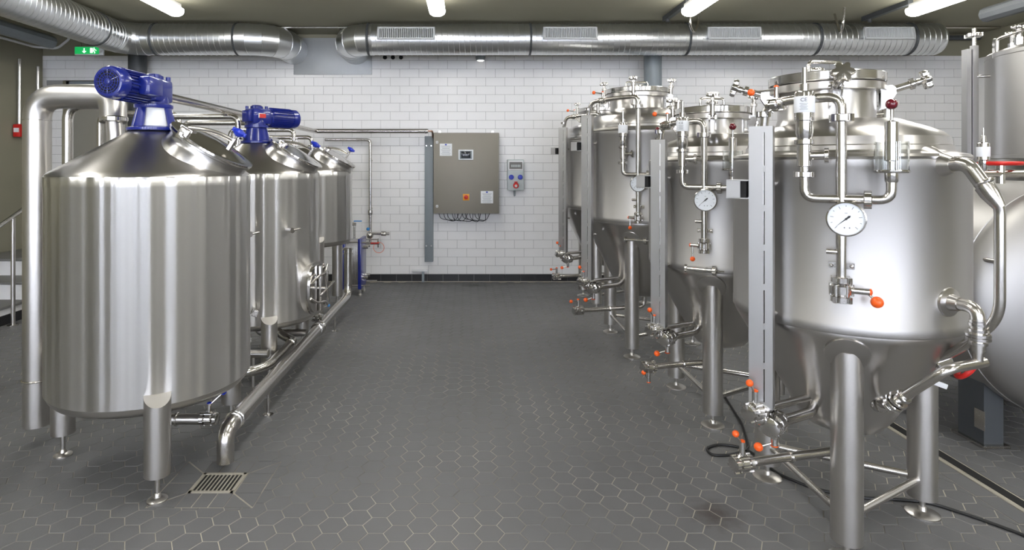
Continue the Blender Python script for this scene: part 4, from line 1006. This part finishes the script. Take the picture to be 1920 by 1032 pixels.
# hand wheel valve with grey lever low behind the tank
hv = M(); nut(hv, (.17, -.31, .735), (.1, .7, -.4), .03, .03); disc_lug(hv, (.16, -.27, .71), (.1, .7, -.4), .036, .02); hv = hv.build('stop_valve', 'polish', FA)
q = M().torus((.235, -.33, .715), (.6, -.3, -.6), .036, .009, 24, 8); q.cyl((.17, -.31, .735), (.235, -.33, .715), .008); q.build('hand_wheel', 'red', hv)
M().box((.27, -.12, .60), (.14, .014, .02), Matrix.Rotation(.35, 3, 'Y'), bev=.002).build('lever', 'white', FA); q = M(); q.box((.13, -.13, .66), (.04, .02, .025)); q.cyl((.05, -.13, .63), (.21, -.13, .63), .012); q.build('lever_valve', 'polish', FA)

# ================================================================ far right: lying tanks and tall upright tank
def lying(x, y0, y1, z, r, label):
    t = thing('lying_tank', (x, y0, 0), label, 'storage tank', 'lying storage tanks')
    L = y1-y0
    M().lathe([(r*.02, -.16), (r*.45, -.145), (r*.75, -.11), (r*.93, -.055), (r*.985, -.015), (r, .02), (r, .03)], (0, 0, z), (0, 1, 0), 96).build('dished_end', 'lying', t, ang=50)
    M().lathe([(r+.001, .03), (r+.004, .032), (r+.004, .05), (r, .052), (r, L-.1), (r*.9, L-.03), (r*.4, L)], (0, 0, z), (0, 1, 0), 96).build('shell', 'ferm', t, ang=40)
    for yy in (.18, L-.3):
        for s in (-1, 1):
            M().box((s*.36, yy, (z-r*.7)/2+.06), (.10, .16, z-r*.7+.10)).build('support_leg', 'drain', t); M().box((s*.36, yy, .01+FT), (.14, .2, .012)).build('foot_plate', 'pipe', t)
    return t
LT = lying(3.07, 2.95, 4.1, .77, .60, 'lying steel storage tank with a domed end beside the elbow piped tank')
q = M(); q.cyl((-.33, -.10, .74), (-.33, -.17, .74), .018); q.ball((-.33, -.17, .74), .024); q.build('sample_stud', 'pipe', LT)
for (x_, z_) in ((-.52, .99), (-.28, .56)):
    q = M(); q.cyl((x_, -.02, z_), (x_, -.12, z_), .012); q.ball((x_, -.12, z_), .014, n=10, m=6); q.build('stud', 'pipe', LT)
for s in (-1, 1): M().box((s*.36-.055, .12, .14), (.004, .06, .1)).build('plate_tag', 'pipe', LT)
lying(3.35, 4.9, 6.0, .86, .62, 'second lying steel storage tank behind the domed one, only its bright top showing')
TT_ = thing('tall_tank', (4.31, 4.03, 0), 'tall pale upright steel tank at the room edge with a lidded top', 'storage tank')
M().lathe([(.596, 1.5), (.60, 1.505), (.60, 1.53), (.597, 1.533), (.597, 2.22), (.60, 2.225), (.60, 2.25), (.59, 2.26), (.45, 2.31), (.2, 2.335), (.02, 2.34)], n=96).build('shell', 'ferm', TT_, ang=30)
M().lathe([(.03, .45), (.12, .5), (.59, 1.47), (.594, 1.5)], n=72).build('cone', 'cone', TT_)
for k_ in range(4):
    a = PI/4+k_*PI/2; leg(TT_, .46*math.cos(a), .46*math.sin(a), .1, 1.25, .055, foot_r=.062)
M().lathe([(.2, 2.32), (.2, 2.38), (.24, 2.382), (.24, 2.42), (.2, 2.43), (.02, 2.44)], (-.1, -.15, 0), n=48).build('lid', 'polish', TT_)
for (x_, y_) in ((-.50, .06), (-.36, .26), (-.40, -.20), (-.1, .1)):
    p = V((x_, y_, 2.27)); q = M(); q.cyl(p, p+V((0, 0, .13)), .018); q.cyl(p+V((0, 0, .02)), p+V((0, 0, .07)), .028, n=10); sb = q.build('lid_bolt', 'polish', TT_); star_knob(p+V((0, 0, .13)), (0, 0, 1), .045).build('star_knob', 'polish', sb)
ep = V((-.53, .22, 2.24)); q = M(); q.ring(ep+V((0, 0, .075)), (.6, -.8, 0), .05, .02, .014, 24); q.box(ep+V((0.004, -.005, .015)), (.10, .014, .07), Matrix.Rotation(.64, 3, 'Z')); q.build('lifting_eye', 'guard', TT_)
q = M(); q.tube([(-.56, .16, 2.24), (-.56, .16, 2.35), (-.52, .0, 2.38), (-.2, -.3, 2.43)], .01, bend=.02); q.build('top_rail', 'pipe', TT_)
p = V((-.63, .27, 0))
gq = M(); gq.box((p.x, p.y, 1.45), (.04, .03, 1.75)); gq.box((p.x-.04, p.y+.02, 1.45), (.03, .05, 1.70)); gq.build('level_guard', 'guard', TT_)
q = M(); q.cyl(p+V((.0, -.0, 2.30)), p+V((0, 0, 2.45)), .014); nut(q, p+V((0, 0, 2.40)), (0, 0, 1), .05, .025); q.build('level_tube_top', 'polish', TT_)
for z_ in (1.6, 2.1): M().cyl(p+V((0, 0, z_)), V((p.x*.85, p.y*.85, z_)), .01).build('guard_stay', 'pipe', TT_)
# product pipe with red hand wheel between the tanks
PP = pipe('product_pipe', 'steel pipe with a red hand wheel valve above the domed lying tank', [(2.56, 3.1, 1.412), (6.38, 3.1, 1.412)], .02, .05, 'pipe', 'pipe', [((3.02, 3.1, 1.41), (1, 0, 0), .026, .02)])
b = V((2.56, 3.1, 1.412))
q = M(); q.cyl(V((2.79, 3.1, 1.36))-b, V((2.79, 3.1, 1.455))-b, .02); q.cyl(V((2.79, 3.1, 1.45))-b, V((2.79, 3.1, 1.47))-b, .01); q.build('valve_body', 'polish', PP)
q = M().torus(V((2.79, 3.1, 1.465))-b, (0, 0, 1), .085, .011, 36, 8)
for k_ in range(5): a = 2*PI*k_/5; q.cyl(V((2.79, 3.1, 1.465))-b, V((2.79+.085*math.cos(a), 3.1+.085*math.sin(a), 1.465))-b, .007, n=8)
q.build('hand_wheel', 'red', PP)
for x_ in (2.68, 3.02): pass
q = M(); q.cyl(V((3.05, 3.1, 1.4))-b, V((3.05, 3.1, 1.378))-b, .006); q.cyl(V((3.05, 3.1, 1.40))-b, V((3.05, 3.1, 1.375))-b, .008); q.build('stay', 'pipe', PP)
q = M(); nut(q, V((2.565, 3.1, 1.412))-b, (1, 0, 0), .034, .03); q.build('end_cap', 'polish', PP); q = M(); q.lathe([(.05, 0), (.05, .008), (.024, .012)], V((6.386, 3.1, 1.412))-b, (-1, 0, 0), 24); q.build('wall_flange', 'polish', PP)
rv = M().lathe([(.014, 0), (.02, .01), (.02, .06), (.028, .064), (.028, .15), (.014, .155), (.012, .19), (.005, .192), (.005, .23)], V((2.70, 3.1, 1.42))-b, n=20).build('relief_valve', 'polish', PP)
M().lathe([(.0285, .08), (.0288, .081), (.0288, .13), (.0285, .131)], V((2.70, 3.1, 1.42))-b, n=20, cap=False).build('rating_sticker', 'paper', rv)

# ================================================================ floor cable, stain, debris
cp_ = [(1.62, 1.62), (1.72, 1.92), (1.78, 2.08), (1.86, 2.30), (1.78, 2.48), (1.62, 2.58), (1.46, 2.70), (1.33, 2.86), (1.26, 3.02)]
def floor_pt(px, py): y = CAM_H*1112/(py-312); return ((px-875)/1112*y, y, .009)
path = [floor_pt(*p) for p in ((1990, 1040), (1920, 1008), (1830, 975), (1745, 947), (1690, 941), (1610, 938), (1530, 922), (1455, 892), (1425, 862), (1392, 842), (1345, 836), (1322, 845), (1335, 858), (1372, 857), (1405, 846), (1392, 800), (1352, 735))]
t_ = M().tube(path, .0065, bend=.06, n=8).build('floor_cable', 'black', loc=(path[8][0], path[8][1], .0)); tag(t_, 'black cable lying on the floor tiles under the cone bottomed tank, looped at one end', 'cable')
